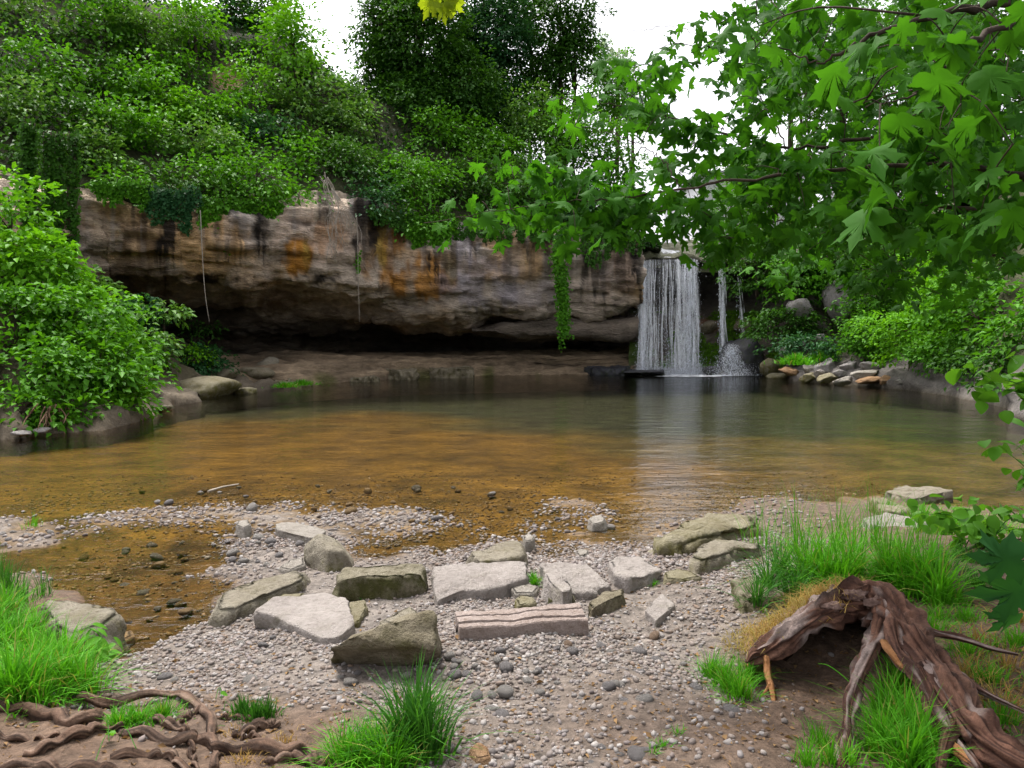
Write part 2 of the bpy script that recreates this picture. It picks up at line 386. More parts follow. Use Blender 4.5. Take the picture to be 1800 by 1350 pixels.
# ================================================================== THE SETTING: ground sheet and pool water
# u, v, height above the water, gravel amount, soil amount
GP = np.array([
 # pool bed
 (900,690,-.75,0,0),(600,700,-.4,0,0),(1300,700,-.85,0,0),(1600,715,-.7,0,0),(1750,760,-.5,0,0),(400,740,-.28,0,0),(200,795,-.24,0,0),(100,800,-.24,0,0),
 (700,770,-.20,0,0),(520,750,-.20,0,0),(850,800,-.19,0,0),(600,730,-.27,0,0),(450,725,-.28,0,0),(1000,780,-.36,0,0),(1050,820,-.24,0,0),(1300,780,-.55,0,0),(1500,800,-.42,0,0),(60,825,-.15,0,0),(300,830,-.13,0,0),(600,830,-.13,0,0),
 (900,850,-.14,0,0),(1100,870,-.17,0,0),(1300,860,-.22,0,0),(1450,850,-.17,0,0),(1700,830,-.22,0,0),(40,885,-.09,0,0),(200,885,-.09,0,0),(420,868,-.11,0,0),(560,868,-.11,0,0),(700,868,-.12,0,0),(820,880,-.10,0,0),(300,880,-.10,0,0),
 # gravel bar
 (0,930,.03,1,0),(70,948,.045,1,0),(150,938,.0,1,0),(240,928,-.014,.8,0),(330,920,-.014,.8,0),(400,910,-.010,.9,0),(480,908,.0,1,0),(560,910,.008,1,0),(680,906,.0,1,0),
 (750,912,.015,1,0),(830,908,-.02,.5,0),(600,935,.035,1,0),(690,935,.02,1,0),(450,945,.03,1,0),(380,965,.015,1,0),(420,990,.03,1,0),(350,1010,.01,.9,0),(500,985,.05,1,0),(690,962,-.03,.2,0),(780,960,-.035,.2,0),
 (900,912,-.03,.3,0),(940,925,.005,.8,0),(1000,930,-.03,.3,0),(980,950,-.02,.5,0),(1000,975,-.02,.4,0),(1100,945,-.05,0,0),(1050,912,0.0,.6,0),(1180,900,-.12,0,0),
 # left channel
 (0,990,.0,.5,0),(100,988,-.07,.1,0),(180,968,-.06,.1,0),(250,985,-.08,.0,0),(320,985,-.06,.1,0),(150,1030,-.09,0,0),(300,1050,-.08,.1,0),(230,1040,-.09,0,0),(230,1085,-.10,0,0),(335,1075,-.06,.1,0),(260,1135,-.06,.1,0),(205,1165,-.06,0,0),(200,1130,-.08,0,0),(300,1100,-.07,0,0),
 # beach
 (400,1040,.03,1,0),(420,1095,.06,1,0),(350,1125,.05,1,0),(300,1165,.06,1,0),(245,1200,.08,1,0),(400,1200,.12,1,0),(500,1150,.10,1,0),(550,1200,.14,1,.1),
 (560,1050,.06,1,0),(640,1040,.06,1,0),(760,1080,.07,1,0),(700,1100,.08,1,0),(700,1000,.03,1,0),(850,1000,.02,.9,0),(850,1060,.08,1,0),(1000,1060,.09,1,0),(1100,1040,.08,1,.2),(1060,1000,.03,.8,0),(1150,1030,.08,.9,.4),(1230,1010,.08,.8,.5),
 (1200,1080,.10,1,.2),(850,1150,.13,1,.1),(1000,1150,.14,1,.1),(1150,1150,.14,1,.1),(1250,1100,.13,1,.1),(1290,1060,.14,1,.2),(720,1200,.14,1,.1),
 (900,1230,.17,1,.3),(1080,1220,.17,.8,.5),(1220,1200,.16,.9,.4),(1250,1260,.18,.5,.8),(1080,1290,.19,.5,.8),(900,1300,.20,.8,.5),(1000,1345,.22,.9,.4),(1150,1345,.22,.5,.8),(1300,1340,.22,.35,.9),(1380,1320,.22,.3,1),(800,1350,.22,.7,.4),
 # right bank
 (1300,1000,.12,.7,.4),(1400,1000,.22,.3,.7),(1500,1000,.30,0,1),(1600,1000,.34,0,1),(1350,930,.06,.4,.4),(1500,925,.10,.2,.6),(1620,935,.16,.2,.8),(1700,955,.28,0,1),(1790,955,.34,0,1),(1700,885,-.05,.2,.3),(1700,915,.10,.2,.7),
 (1560,885,-.02,.2,.2),(1790,872,-.06,.1,.3),(1790,908,.14,.1,.8),(1640,880,-.10,0,0),(1620,905,.03,.3,.5),(1330,1060,.17,.6,.5),(1450,1090,.24,0,1),(1600,1100,.29,0,1),(1750,1100,.34,0,1),(1450,1210,.13,0,1),(1400,1170,.13,.2,1),(1450,1290,.17,0,1),(1600,1250,.20,0,1),(1790,1250,.27,0,1),(1680,1160,.27,0,1),(1700,1330,.22,0,1),(1950,1100,.5,0,1),(2000,1000,.6,0,1),(1950,930,.3,0,1),(1950,880,-.05,0,0),
 # left bank
 (0,1015,.12,.4,.6),(0,1100,.25,0,1),(60,1065,.10,0,1),(130,1120,.03,0,1),(100,1180,.20,0,1),(0,1200,.30,0,1),(180,1215,.15,.2,.8),(100,1280,.28,0,1),(300,1260,.20,.2,.9),(430,1255,.19,.3,.8),(560,1300,.22,.1,1),(200,1340,.30,0,1),(450,1340,.26,0,1),(700,1340,.24,.5,.8),
 (-200,1050,.3,0,1),(-200,1250,.45,0,1),(-150,950,.05,.6,.3),(-200,880,-.05,.1,.1),
 # behind the far waterline
 (200,700,-.3,0,0),(500,670,-.5,0,0),(1000,650,-.8,0,0),(1700,680,-.6,0,0),(2100,760,-.4,0,0),(-300,800,-.1,0,0),(2200,860,-.2,0,0),
])
GX = ong(GP[:, 0], GP[:, 1], GP[:, 2])
GEPS = (0.05 + 0.035*np.abs(GX[:, 1]))**2
def bed_edge(x, y): return np.interp(x, [-7, -3, 3], [14.0, 14.0, 8.4])
def ground_info(x, y):
    x, y = np.asarray(x, float), np.asarray(y, float); sh = x.shape
    x, y = x.ravel(), y.ravel(); out = np.zeros((len(x), 3))
    for s in range(0, len(x), 20000):
        dx = x[s:s+20000, None]-GX[None, :, 0]; dy = (y[s:s+20000, None]-GX[None, :, 1])*0.8
        w = 1.0/(dx*dx+dy*dy+GEPS[None])**1.7
        w /= w.sum(1, keepdims=True)
        out[s:s+20000] = w @ GP[:, 2:5]
    z = out[:, 0]; p = np.stack([x, y, 0*x], 1)
    y1 = bed_edge(x, y)                    # the bed falls away towards the cliff
    zd = -.16-.04*np.clip(y-8.6, 0, 30)*.62; k_ = smooth(8.6, 10.5, y); z = z*(1-k_)+zd*k_
    near = smooth(14, 5, y)
    z = z + fbm(p*1.6, 3, 5)*0.026*near + fbm(p*7, 3, 9)*0.012*near
    return z.reshape(sh), out[:, 1].reshape(sh), out[:, 2].reshape(sh)
def gz(x, y): return ground_info(np.array([x]), np.array([y]))[0][0]
ny, nx = 330, 360
yy = np.concatenate([np.linspace(0.4, 1.8, 12)[:-1], 1.8*np.exp(np.linspace(0, math.log(60/1.8), ny-11))])
s_ = np.linspace(-1, 1, nx); s_ = np.sign(s_)*np.abs(s_)**1.15
GXg = s_[None, :]*(2.5+0.95*yy[:, None]); GYg = np.repeat(yy[:, None], nx, 1)
gzv, gg, gs = ground_info(GXg, GYg)
pp = np.stack([GXg, GYg, 0*GXg], -1)
n1 = fbm(pp*0.5, 4, 3); n2 = fbm(pp*2.2, 4, 4)
amber = np.array([0.140, 0.078, 0.013]); olive = np.array([0.100, 0.072, 0.018]); deep = np.array([0.034, 0.042, 0.020])
depth = np.where(GYg > 8.0, .18+1.0*smooth(-1, 11, GYg-bed_edge(GXg, GYg)+1.6*n1), np.clip(-gzv, 0, .2))[..., None]
right = smooth(-1.0, 5.0, GXg - 0.12*GYg + n1*1.2)[..., None]
bed = amber*(1-right) + np.array([0.125, 0.088, 0.036])*right
bed = bed*(1-smooth(0.20, 0.75, depth+0.05*n1[..., None])) + olive*smooth(0.20, 0.75, depth+0.05*n1[..., None])
bed = bed*(1-smooth(0.45, 1.05, depth+.04*n1[..., None])) + deep*smooth(0.45, 1.05, depth+.04*n1[..., None])
chan = smooth(6.6, 5.2, GYg)[..., None]; bed = bed*(1-chan)+np.array([0.085, 0.046, 0.012])*chan
bed = bed*(1+0.4*n2[..., None]+.35*fbm(pp*6, 3, 14)[..., None]*smooth(14, 8, GYg)[..., None])
dry = np.array([0.180, 0.157, 0.138])*gg[..., None] + np.array([0.105, 0.068, 0.045])*(1-gg[..., None])
so = np.clip(gs + 0.35*n2, 0, 1)[..., None]*np.clip(1.2-gg, 0.25, 1)[..., None]
dry = dry*(1-so) + np.array([0.122, 0.080, 0.055])*so
wl_ = smooth(-0.012, 0.022, gzv + 0.008*n2)[..., None]
gcol = bed*(1-wl_) + dry*wl_
g = MB(); g.add(np.stack([GXg, GYg, gzv], -1), grid_faces(ny, nx), gcol.reshape(-1, 3))
far = 900.0                                                   # the same sheet carried out to the horizon
e = np.stack([GXg[-1], GYg[-1], gzv[-1]], 1); f_ = e.copy(); f_[:, 0] *= 12; f_[:, 1] = far; f_[:, 2] = -1.2
g.add(np.concatenate([e, f_]), grid_faces(2, nx), (0.05, 0.06, 0.03))
tag(g.build('ground', M['ground']), kind='structure')
# ---- water
t = NT('pool water')
v = t.coords((1.0, 2.2, 1.0)); v2 = t.coords((1.0, 1.0, 1.0))
h = t.math('ADD', t.noise(v, 1.1, 3, 0.5, 0.3), t.math('MULTIPLY', t.noise(v, 5.5, 3, 0.55), 0.42))
h = t.math('ADD', h, t.math('MULTIPLY', t.noise(v2, 17.0, 2, 0.5), 0.05))
bn = t.bump(h, 0.5, 0.05)
fr = t.add('ShaderNodeFresnel'); fr.inputs['IOR'].default_value = 1.33; t.l.new(bn, fr.inputs['Normal'])
tr = t.add('ShaderNodeBsdfTransparent'); tr.inputs['Color'].default_value = (0.90, 0.86, 0.74, 1)
gl = t.add('ShaderNodeBsdfGlossy'); gl.inputs['Roughness'].default_value = 0.05; t.l.new(bn, gl.inputs['Normal'])
mx = t.add('ShaderNodeMixShader'); t.l.new(fr.outputs[0], mx.inputs[0]); t.l.new(tr.outputs[0], mx.inputs[1]); t.l.new(gl.outputs[0], mx.inputs[2])
M['water'] = t.done(mx.outputs[0])
wy = np.linspace(1.2, 42, 60); ws = np.linspace(-1, 1, 50)
wx = ws[None, :]*(3.0+1.0*wy[:, None])
w = MB(); w.add(np.stack([wx, np.repeat(wy[:, None], 50, 1), 0*wx], -1), grid_faces(60, 50))
tag(w.build('pool_water', M['water']), kind='structure')
# ================================================================== cliff, hillside, banks, waterfall
def interp(tab, u, k):
    tab = np.asarray(tab, float); return np.interp(u, tab[:, 0], tab[:, k])
#        u    lipY  top  mid  cave ledge baseY
CL = [(-260, 17.5, 330, 470, 600, 690, 16.0), (0, 19.6, 345, 470, 592, 665, 18.5), (130, 21.0, 350, 468, 590, 655, 20.2), (300, 22.5, 372, 478, 600, 648, 22.0), (400, 23.6, 385, 474, 610, 650, 22.9),
      (500, 25.0, 365, 500, 613, 648, 23.9), (600, 26.2, 372, 528, 613, 641, 25.8), (700, 27.2, 395, 540, 609, 637, 27.8), (800, 28.2, 412, 543, 606, 634, 29.3),
      (900, 29.0, 420, 546, 603, 632, 30.2), (1000, 29.8, 428, 548, 600, 631, 30.9), (1128, 30.5, 442, 543, 596, 630, 31.4)]
def lipY(u): return np.interp(u, [r[0] for r in CL], [r[1] for r in CL])
def topv(u): return np.interp(u, [r[0] for r in CL], [r[2] for r in CL])
def loft(us, keys, rows, ease=None):
    """keys: list over rows of arrays (len(us),3) -> resampled grid (rows, len(us), 3)"""
    K = np.stack(keys)                                        # nk, nu, 3
    seg = np.linalg.norm(np.diff(K, axis=0), axis=-1).mean(1); s = np.concatenate([[0], np.cumsum(seg)])
    t = np.linspace(0, s[-1], rows); i = np.clip(np.searchsorted(s, t, 'right')-1, 0, len(s)-2)
    f = ((t-s[i])/(s[i+1]-s[i]))[:, None, None]
    m = len(K); Q = np.concatenate([2*K[:1]-K[1:2], K, 2*K[-1:]-K[-2:-1]])
    p0, p1, p2, p3 = Q[i], Q[i+1], Q[i+2], Q[i+3]
    cr = 0.5*((2*p1)+(-p0+p2)*f+(2*p0-5*p1+4*p2-p3)*f*f+(-p0+3*p1-3*p2+p3)*f**3)
    li = p1*(1-f)+p2*f
    return 0.55*cr+0.45*li
def gnormals(G):
    a = np.gradient(G, axis=0); b = np.gradient(G, axis=1)
    return norm(np.cross(a, b))
def px_of(P):
    dz = P[..., 2]-CAMH; d = P[..., 1]*CP - dz*SP
    return 900+F*P[..., 0]/d, 675-F*(P[..., 1]*SP+dz*CP)/d
us = np.linspace(-260, 1128, 640)
T = lambda k: np.interp(us, [r[0] for r in CL], [r[k] for r in CL])
lip, top, mid, cav, led, bsY = T(1), T(2), T(3), T(4), T(5), T(6)
wav = fbm(np.stack([us*0.012, 0*us, 0*us], -1), 4, 31)
top = top + 9*wav; mid = mid + 12*np.roll(wav, 90); lip = lip + 0.35*np.roll(wav, 200)
keys = [at(us, top-45, lip+2.4), at(us, top-6, lip+0.45), at(us, top+8, lip), at(us, top+(mid-top)*.5, lip-0.22), at(us, mid-6, lip+0.25), at(us, mid+(cav-mid)*.15, lip+1.5),
        at(us, mid+(cav-mid)*.5, lip+4.6), at(us, cav-9, lip+7.4), at(us, cav+2, lip+7.0), at(us, led-10, lip*0.4+bsY*0.6+1.4), at(us, led+3, bsY+0.55),
        np.stack([(us-900)/F*bsY, bsY, -0.05+0*us], -1), np.stack([(us-900)/F*bsY, bsY-0.5, -1.2+0*us], -1)]
G = loft(us, keys, 230)
# terrace the ledge under the overhang into thin beds
zz = G[..., 2]; rowt = np.arange(230)[:, None]/229
low = smooth(1.25, 0.95, zz)*smooth(0.55, 0.62, rowt)
st = 0.17; zq = zz + 0.10*fbm(np.stack([G[..., 0]*.5, G[..., 1]*.5, 0*zz], -1), 3, 8)
k = np.floor(zq/st); fr_ = zq/st-k; G[..., 2] = zz + low*((k+smooth(0.55, 0.95, fr_))*st - zq)
Nn = gnormals(G)
if (Nn[80, :, 1].mean()) > 0: Nn = -Nn
q = G.copy()
big = fbm(q*np.array([.33, .33, .8]), 4, 21); strata = fbm(q*np.array([.55, .55, 4.2]), 4, 22); rid = 1-np.abs(fbm(q*np.array([1.1, 1.1, 6.5]), 3, 23)); fine = fbm(q*np.array([2.6, 2.6, 9]), 3, 24)
amp = (1-0.65*low)
G = G + Nn*((0.42*big + 0.20*strata + 0.14*(rid-0.6) + 0.07*fine)*amp)[..., None]
un, vn = px_of(G)
# rock colour: beds of grey, tan and brown, with water stains that have shapes of their own
grey = np.array([0.46, 0.380, 0.305]); tan = np.array([0.54, 0.350, 0.175]); brown = np.array([0.14, 0.084, 0.040]); orange = np.array([0.44, 0.190, 0.020]); black = np.array([0.014, 0.011, 0.009]); lilac = np.array([0.33, 0.30, 0.335]); ochre = np.array([0.46, 0.30, 0.06])
c = np.broadcast_to(grey, G.shape).copy()
def blend(c, colr, f): return c*(1-f[..., None]) + np.asarray(colr)*f[..., None]
cn = fbm(q*np.array([.35, .35, .9]), 4, 41)
c = blend(c, tan, smooth(-0.1, 0.5, cn)*0.8)
c = blend(c, brown, smooth(0.1, 0.7, strata)*0.4)
jit = 26*fbm(q*np.array([1.2, 1.2, 1.2]), 3, 44)
def spot(c, colr, u0, v0, ru, rv, s=1.0):
    wob = 1 + 0.4*fbm(np.stack([un*.045, vn*.02, 0*un], -1), 3, int(u0)) + 0.25*fbm(np.stack([un*.16, vn*.05, 0*un], -1), 2, int(u0)+3)
    d = (np.abs((un-u0)/ru)**2.2 + np.abs((vn-v0)/rv)**2.2)/wob
    return blend(c, colr, smooth(1.25, 0.6, d)*s*smooth(-.75, .05, fbm(np.stack([un*.05, vn*.03, 0*un], -1), 4, int(v0)+7)))
c = spot(c, brown, 235, 430, 105, 85, .75); c = spot(c, grey*0.7, 175, 420, 45, 50, .7); c = spot(c, tan*1.05, 355, 425, 62, 55, .9)
c = spot(c, tan, 285, 380, 130, 16, .6); c = spot(c, (.55, .44, .34), 560, 405, 95, 60, .95); c = spot(c, (.56, .36, .18), 360, 420, 75, 55, .9); c = spot(c, (.5, .41, .32), 600, 500, 95, 40, .8); c = spot(c, (.52, .42, .34), 1010, 470, 40, 50, .7)
c = spot(c, grey*1.15+np.array([.06, .02, .01]), 555, 405, 80, 55, .9); c = spot(c, orange, 522, 450, 32, 32, .95); c = spot(c, ochre, 537, 452, 9, 34, .8)
c = spot(c, tan*np.array([1.1, .95, .95]), 570, 420, 36, 30, .6); c = spot(c, black*2, 520, 395, 34, 7, .6)
c = spot(c, grey*1.1, 600, 520, 75, 28, .7); c = spot(c, brown, 470, 520, 80, 30, .6)
c = spot(c, orange*0.75, 690, 440, 55, 60, .8); c = spot(c, orange, 735, 490, 62, 40, .85); c = spot(c, ochre, 672, 420, 12, 50, .85)
c = spot(c, lilac, 850, 500, 85, 48, .6); c = spot(c, tan*.8, 905, 470, 60, 26, .55); c = spot(c, np.array([.25, .21, .11]), 795, 440, 14, 60, .6); c = spot(c, lilac*1.1, 815, 450, 14, 50, .7)
c = spot(c, lilac*.9, 940, 515, 70, 22, .4); c = spot(c, grey*1.1, 1015, 460, 16, 40, .8); c = spot(c, np.array([.30, .21, .15]), 1085, 480, 34, 52, .85); c = spot(c, grey, 1075, 535, 60, 20, .6)
for u0, v0, ru, rv in ((297, 440, 20, 46), (408, 430, 8, 50), (425, 420, 9, 45), (460, 428, 14, 48), (655, 450, 15, 40), (700, 440, 9, 30), (765, 495, 19, 48), (640, 470, 20, 20), (825, 435, 10, 30), (848, 430, 9, 28), (1047, 490, 13, 50), (1030, 470, 6, 40), (1118, 500, 10, 70), (560, 490, 50, 7), (375, 490, 60, 9), (930, 440, 12, 18)):
    tv_ = np.interp(un, us, top)-6                                    # runs of black algae start at the edge and end ragged
    ln_ = (v0+rv-np.interp(u0, us, top))*(.72+.5*fbm(np.stack([un*.22, 0*un+u0, 0*un], -1), 3, int(v0)))
    wd_ = ru*(1.0+.55*fbm(np.stack([vn*.035, 0*un+u0, 0*un], -1), 3, int(u0)+1))
    sh_ = 4*fbm(np.stack([vn*.03, 0*un+u0*2, 0*un], -1), 2, 5)
    f_ = smooth(1.25, .75, np.abs(un-u0-sh_)/np.maximum(wd_, 2))*smooth(1.08, .8, (vn-tv_)/np.maximum(ln_, 4))*(.72+.5*fbm(q*np.array([3, 3, 2.]), 3, 9))
    if ru < 40: c = blend(c, black, np.clip(f_, 0, .95))
    else: c = spot(c, black, u0, v0, ru, rv, .9)
streak = smooth(.12, .55, fbm(np.stack([un*.055, vn*.004, 0*un], -1), 4, 77))*smooth(120, 10, vn-np.interp(un, us, top))
c = blend(c, black*1.6, streak*.7*(rowt < .5)); pale_ = smooth(.2, .6, fbm(np.stack([un*.07, vn*.006, 0*un+4], -1), 3, 78))*smooth(110, 20, vn-np.interp(un, us, top))
c = blend(c, (.34, .31, .29), pale_*.45*(rowt < .5))
ledge_c = np.array([0.290, 0.215, 0.140])
c = c*(1-low[..., None]) + (ledge_c*(1+0.5*strata[..., None]))*low[..., None]
mo = low*smooth(0.15, 0.5, fbm(q*.8, 3, 61))*smooth(0.55, 0.1, zz)
c = blend(c, (0.09, 0.10, 0.02), mo*.8)
cave_shade = smooth(0.35, 0.45, rowt+.05*cn)*smooth(0.80, 0.70, rowt)*(0.75+0.25*cn)   # overhang's shade painted into the colour of the damp rock
c = blend(c, (0.040, 0.036, 0.032), np.clip(cave_shade, 0, .9))
c = c*(1+0.25*fine[..., None])
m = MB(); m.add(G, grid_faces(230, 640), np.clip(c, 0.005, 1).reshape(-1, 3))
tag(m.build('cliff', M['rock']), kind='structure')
# lower bed that juts out under the overhang on the right
us2 = np.linspace(830, 1122, 170); l2 = lipY(us2)
hgt = smooth(820, 960, us2)
k2 = [at(us2, 578-20*hgt, l2+3.4), at(us2, 578-19*hgt, l2+.75), at(us2, 580-6*hgt, l2+.5), at(us2, 584+10*hgt, l2+.6), at(us2, 586+14*hgt, l2+3.4)]
G2 = loft(us2, k2, 40); N2 = gnormals(G2); N2 = N2*(-np.sign(N2[20, :, 1].mean()))
G2 = G2 + N2*(0.16*fbm(G2*np.array([.7, .7, 4]), 4, 71)+0.07*fbm(G2*np.array([2.5, 2.5, 8]), 3, 72))[..., None]
c2 = np.array([0.17, 0.138, 0.108])*(1+0.5*fbm(G2*np.array([1, 1, 4]), 3, 73))[..., None]
m = MB(); m.add(G2, grid_faces(40, 170), c2.reshape(-1, 3)); tag(m.build('lower_rock_bed', M['rock']), kind='structure')
# ---- rock wall behind and beside the falls
us3 = np.linspace(1106, 1460, 240)
w3 = fbm(np.stack([us3*.02, 0*us3, 0*us3], -1), 3, 81)
e3 = smooth(1300, 1440, us3)
k3 = [at(us3, 436+6*w3, 34.5-1*e3), at(us3, 452+5*w3-20*e3, 31.6-2.0*e3), at(us3, 462+5*w3-10*e3, 31.55-2.2*e3), at(us3, 474, 32.3-2.4*e3), at(us3, 525+8*w3, 33.3-3.2*e3), at(us3, 556+10*w3, 33.0-3.2*e3),
      at(us3, 578+9*w3, 32.2-3*e3), at(us3, 600+8*w3, 32.25-3.2*e3), at(us3, 625, 31.7-3.2*e3), at(us3, 652, 31.5-3.6*e3), np.stack([(us3-900)/F*(31.3-5.0*e3), 31.3-5.0*e3, -.1+0*us3], -1), np.stack([(us3-900)/F*31, 31-5.2*e3, -1.3+0*us3], -1)]
G3 = loft(us3, k3, 150); N3 = gnormals(G3); N3 = N3*(-np.sign(N3[75, :, 1].mean()))
G3 = G3 + N3*(0.30*fbm(G3*np.array([.6, .6, 1.3]), 4, 82)+0.10*fbm(G3*np.array([1.6, 1.6, 5]), 4, 83))[..., None]
u3, v3 = px_of(G3); nz3 = fbm(G3*np.array([.8, .8, 1.4]), 4, 84)
c3 = np.broadcast_to(np.array([0.13, 0.105, 0.085]), G3.shape).copy()
up3 = np.abs(N3[..., 2])
c3 = blend(c3, (0.075, 0.13, 0.018), smooth(-0.35, 0.25, nz3)*smooth(520, 575, v3)*smooth(660, 625, v3)*.95)
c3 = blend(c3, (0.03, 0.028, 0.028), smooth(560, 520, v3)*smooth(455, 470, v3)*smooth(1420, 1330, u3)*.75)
c3 = blend(c3, (0.27, 0.15, 0.09), smooth(1.1, .6, ((u3-1245)/22)**2+((v3-572)/14)**2)); c3 = blend(c3, (0.26, 0.15, 0.11), smooth(1.1, .6, ((u3-1312)/22)**2+((v3-570)/16)**2))
c3 = blend(c3, (0.29, 0.25, 0.24), smooth(-.1, .3, nz3)*smooth(1350, 1400, u3)*smooth(640, 560, v3)); c3 = blend(c3, (0.085, 0.095, 0.045), smooth(462, 450, v3)*.8)
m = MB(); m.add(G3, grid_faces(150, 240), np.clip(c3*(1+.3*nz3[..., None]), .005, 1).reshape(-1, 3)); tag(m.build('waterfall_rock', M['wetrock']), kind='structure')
# ---- hillside above the lip
us4 = np.linspace(-420, 1160, 180)
sil = np.interp(us4, [-420, 300, 480, 545, 620, 800, 1000, 1130, 1160], [-160, 20, 60, 120, 165, 215, 330, 425, 430])
l4, t4 = np.interp(us4, [r[0] for r in CL], [r[1] for r in CL]), np.interp(us4, [r[0] for r in CL], [r[2] for r in CL])
def hillY(u, v): return lipY(u) + 1.1 + np.maximum(topv(u)-18-v, 0)*0.030
hk = [at(us4, t4-2, l4+2.2)]
for a in np.linspace(0, 1, 7):
    vv = (t4-18)*(1-a)+sil*a; hk.append(at(us4, vv, hillY(us4, vv)))
bk = hk[-1].copy(); bk[:, 1] += 9; bk[:, 2] += .6; hk.append(bk); b2 = bk.copy(); b2[:, 1] += 60; b2[:, 0] *= 1.6; b2[:, 2] = 4; hk.append(b2)
G4 = loft(us4, hk, 130); G4[..., 2] += 0.35*fbm(G4*.5, 4, 91); n4 = fbm(G4*.8, 3, 92)
u4, v4 = px_of(G4)
c4 = np.array([0.035, 0.040, 0.016])*(1+.5*n4[..., None]); c4 = blend(c4, (0.30, 0.19, 0.11), smooth(1.2, .5, ((u4-400)/30)**2+((v4-140)/24)**2)*.9)
m = MB(); m.add(G4, grid_faces(130, 180), c4.reshape(-1, 3)); tag(m.build('hillside', M['soil']), kind='structure')
# ---- plateau the stream comes over, right of the hill
us5 = np.linspace(1090, 2600, 80)
zt = np.interp(us5, [1090, 1300, 1450, 1700, 2600], [4.9, 4.9, 5.2, 7.2, 9.0])
yt = np.interp(us5, [1090, 1300, 1450, 1700, 2600], [31.8, 31.6, 31.5, 27, 24])
f5 = lambda Y, z: np.stack([(us5-900)/F*Y, Y+0*us5, z+0*us5], -1)
k5 = [f5(yt-.2, zt-.5), f5(yt+.2, zt), f5(yt+6, zt+.5), f5(yt+16, zt+1.2), f5(yt+60, zt+2)]
G5 = loft(us5, k5, 60); G5[..., 2] += .15*fbm(G5*.6, 3, 95)
m = MB(); m.add(G5, grid_faces(60, 80), (0.05, 0.055, 0.025)); tag(m.build('upper_terrace', M['soil']), kind='structure')
# ---- right bank and left bank slopes
def bank(name, tab, prof, seed, colf):
    tab = np.asarray(tab, float); ub = np.linspace(tab[0, 0], tab[-1, 0], 200)
    bY = np.interp(ub, tab[:, 0], tab[:, 1]); hh = np.interp(ub, tab[:, 0], tab[:, 2])
    bY = bY + 0.25*fbm(np.stack([ub*.03, 0*ub, 0*ub], -1), 3, seed)
    ks = []
    for dy, z in prof:
        Y = bY+dy; zz_ = z*(hh if z > 0 else 1) if z > .3 else z + 0*ub
        ks.append(np.stack([(ub-900)/F*Y, Y, zz_], -1))
    Gb = loft(ub, ks, 120); Nb = gnormals(Gb); Nb = Nb*np.sign(Nb[60, :, 2].mean())
    Gb = Gb + Nb*(.22*fbm(Gb*np.array([.8, .8, 1.6]), 4, seed+1)+.06*fbm(Gb*np.array([3, 3, 6]), 3, seed+2))[..., None]
    m = MB(); m.add(Gb, grid_faces(120, 200), np.clip(colf(Gb), .005, 1).reshape(-1, 3))
    tag(m.build(name, M['soil']), kind='structure'); return Gb
def rb_col(Gb):
    n = fbm(Gb*np.array([1, 1, 3]), 4, 111); z = Gb[..., 2]
    c = np.broadcast_to(np.array([.135, .122, .112]), Gb.shape)*(1+.7*n[..., None])
    c = blend(c, (.05, .055, .022), smooth(.7, 1.3, z+.4*n)); return blend(c, (.09, .075, .05), smooth(.15, .0, z))
RB = [(1395, 26.0, .7), (1500, 24.4, .8), (1590, 22.6, .9), (1640, 21.2, 1.0), (1700, 19.6, 1.1), (1790, 15.4, 1.2), (1900, 12.5, 1.2), (2300, 8.5, 1.2)]
bank('right_bank', RB, [(14, 8.0), (7, 4.6), (3.6, 2.3), (1.9, 1.05), (.9, .75), (.25, .42), (0, .0), (-.25, -.9)], 101, rb_col)
def lb_col(Gb):
    n = fbm(Gb*np.array([1, 1, 2]), 4, 121); z = Gb[..., 2]
    c = np.broadcast_to(np.array([.12, .097, .07]), Gb.shape)*(1+.4*n[..., None])
    return blend(c, (.05, .045, .022), smooth(.35, .8, z+.25*n))
LB = [(-700, 9.6, 1.5), (-300, 10.8, 1.4), (0, 12.0, 1.2), (100, 12.7, .8), (200, 13.7, .55), (270, 16.3, .45), (350, 19.5, .3), (450, 22.2, .12), (520, 23.6, .04)]
bank('left_bank', LB, [(9, 4.2), (5, 3.0), (2.6, 1.9), (1.2, .9), (.5, .34), (.18, .16), (-.1, .0), (-.45, -.6)], 115, lb_col)
# ================================================================== waterfall
t = NT('falling water'); v = t.coords((1, 1, .16))
n = t.noise(v, 9.0, 4, 0.7); n2 = t.noise(t.coords((1, 1, .3)), 30.0, 2, .6)
d = t.add('ShaderNodeBsdfDiffuse'); d.inputs['Color'].default_value = (0.93, 0.95, 1.0, 1)
tl = t.add('ShaderNodeBsdfTranslucent'); tl.inputs['Color'].default_value = (0.85, 0.90, 0.98, 1)
gl = t.add('ShaderNodeBsdfGlossy'); gl.inputs['Roughness'].default_value = .25
m1 = t.add('ShaderNodeMixShader'); m1.inputs[0].default_value = .4; t.l.new(d.outputs[0], m1.inputs[1]); t.l.new(tl.outputs[0], m1.inputs[2])
m2 = t.add('ShaderNodeMixShader'); m2.inputs[0].default_value = .15; t.l.new(m1.outputs[0], m2.inputs[1]); t.l.new(gl.outputs[0], m2.inputs[2])
tp = t.add('ShaderNodeBsdfTransparent')
al = t.math('MULTIPLY', t.ramp(n, [(.34, .0), (.54, 1.0)]), t.ramp(n2, [(.3, .6), (.6, 1.0)]))
m3 = t.add('ShaderNodeMixShader'); t.l.new(al, m3.inputs[0]); t.l.new(tp.outputs[0], m3.inputs[1]); t.l.new(m2.outputs[0], m3.inputs[2])
M['fall'] = t.done(m3.outputs[0])
t = NT('water drops'); p = t.add('ShaderNodeBsdfPrincipled'); p.inputs['Base Color'].default_value = (.88, .92, .98, 1); p.inputs['Roughness'].default_value = .2
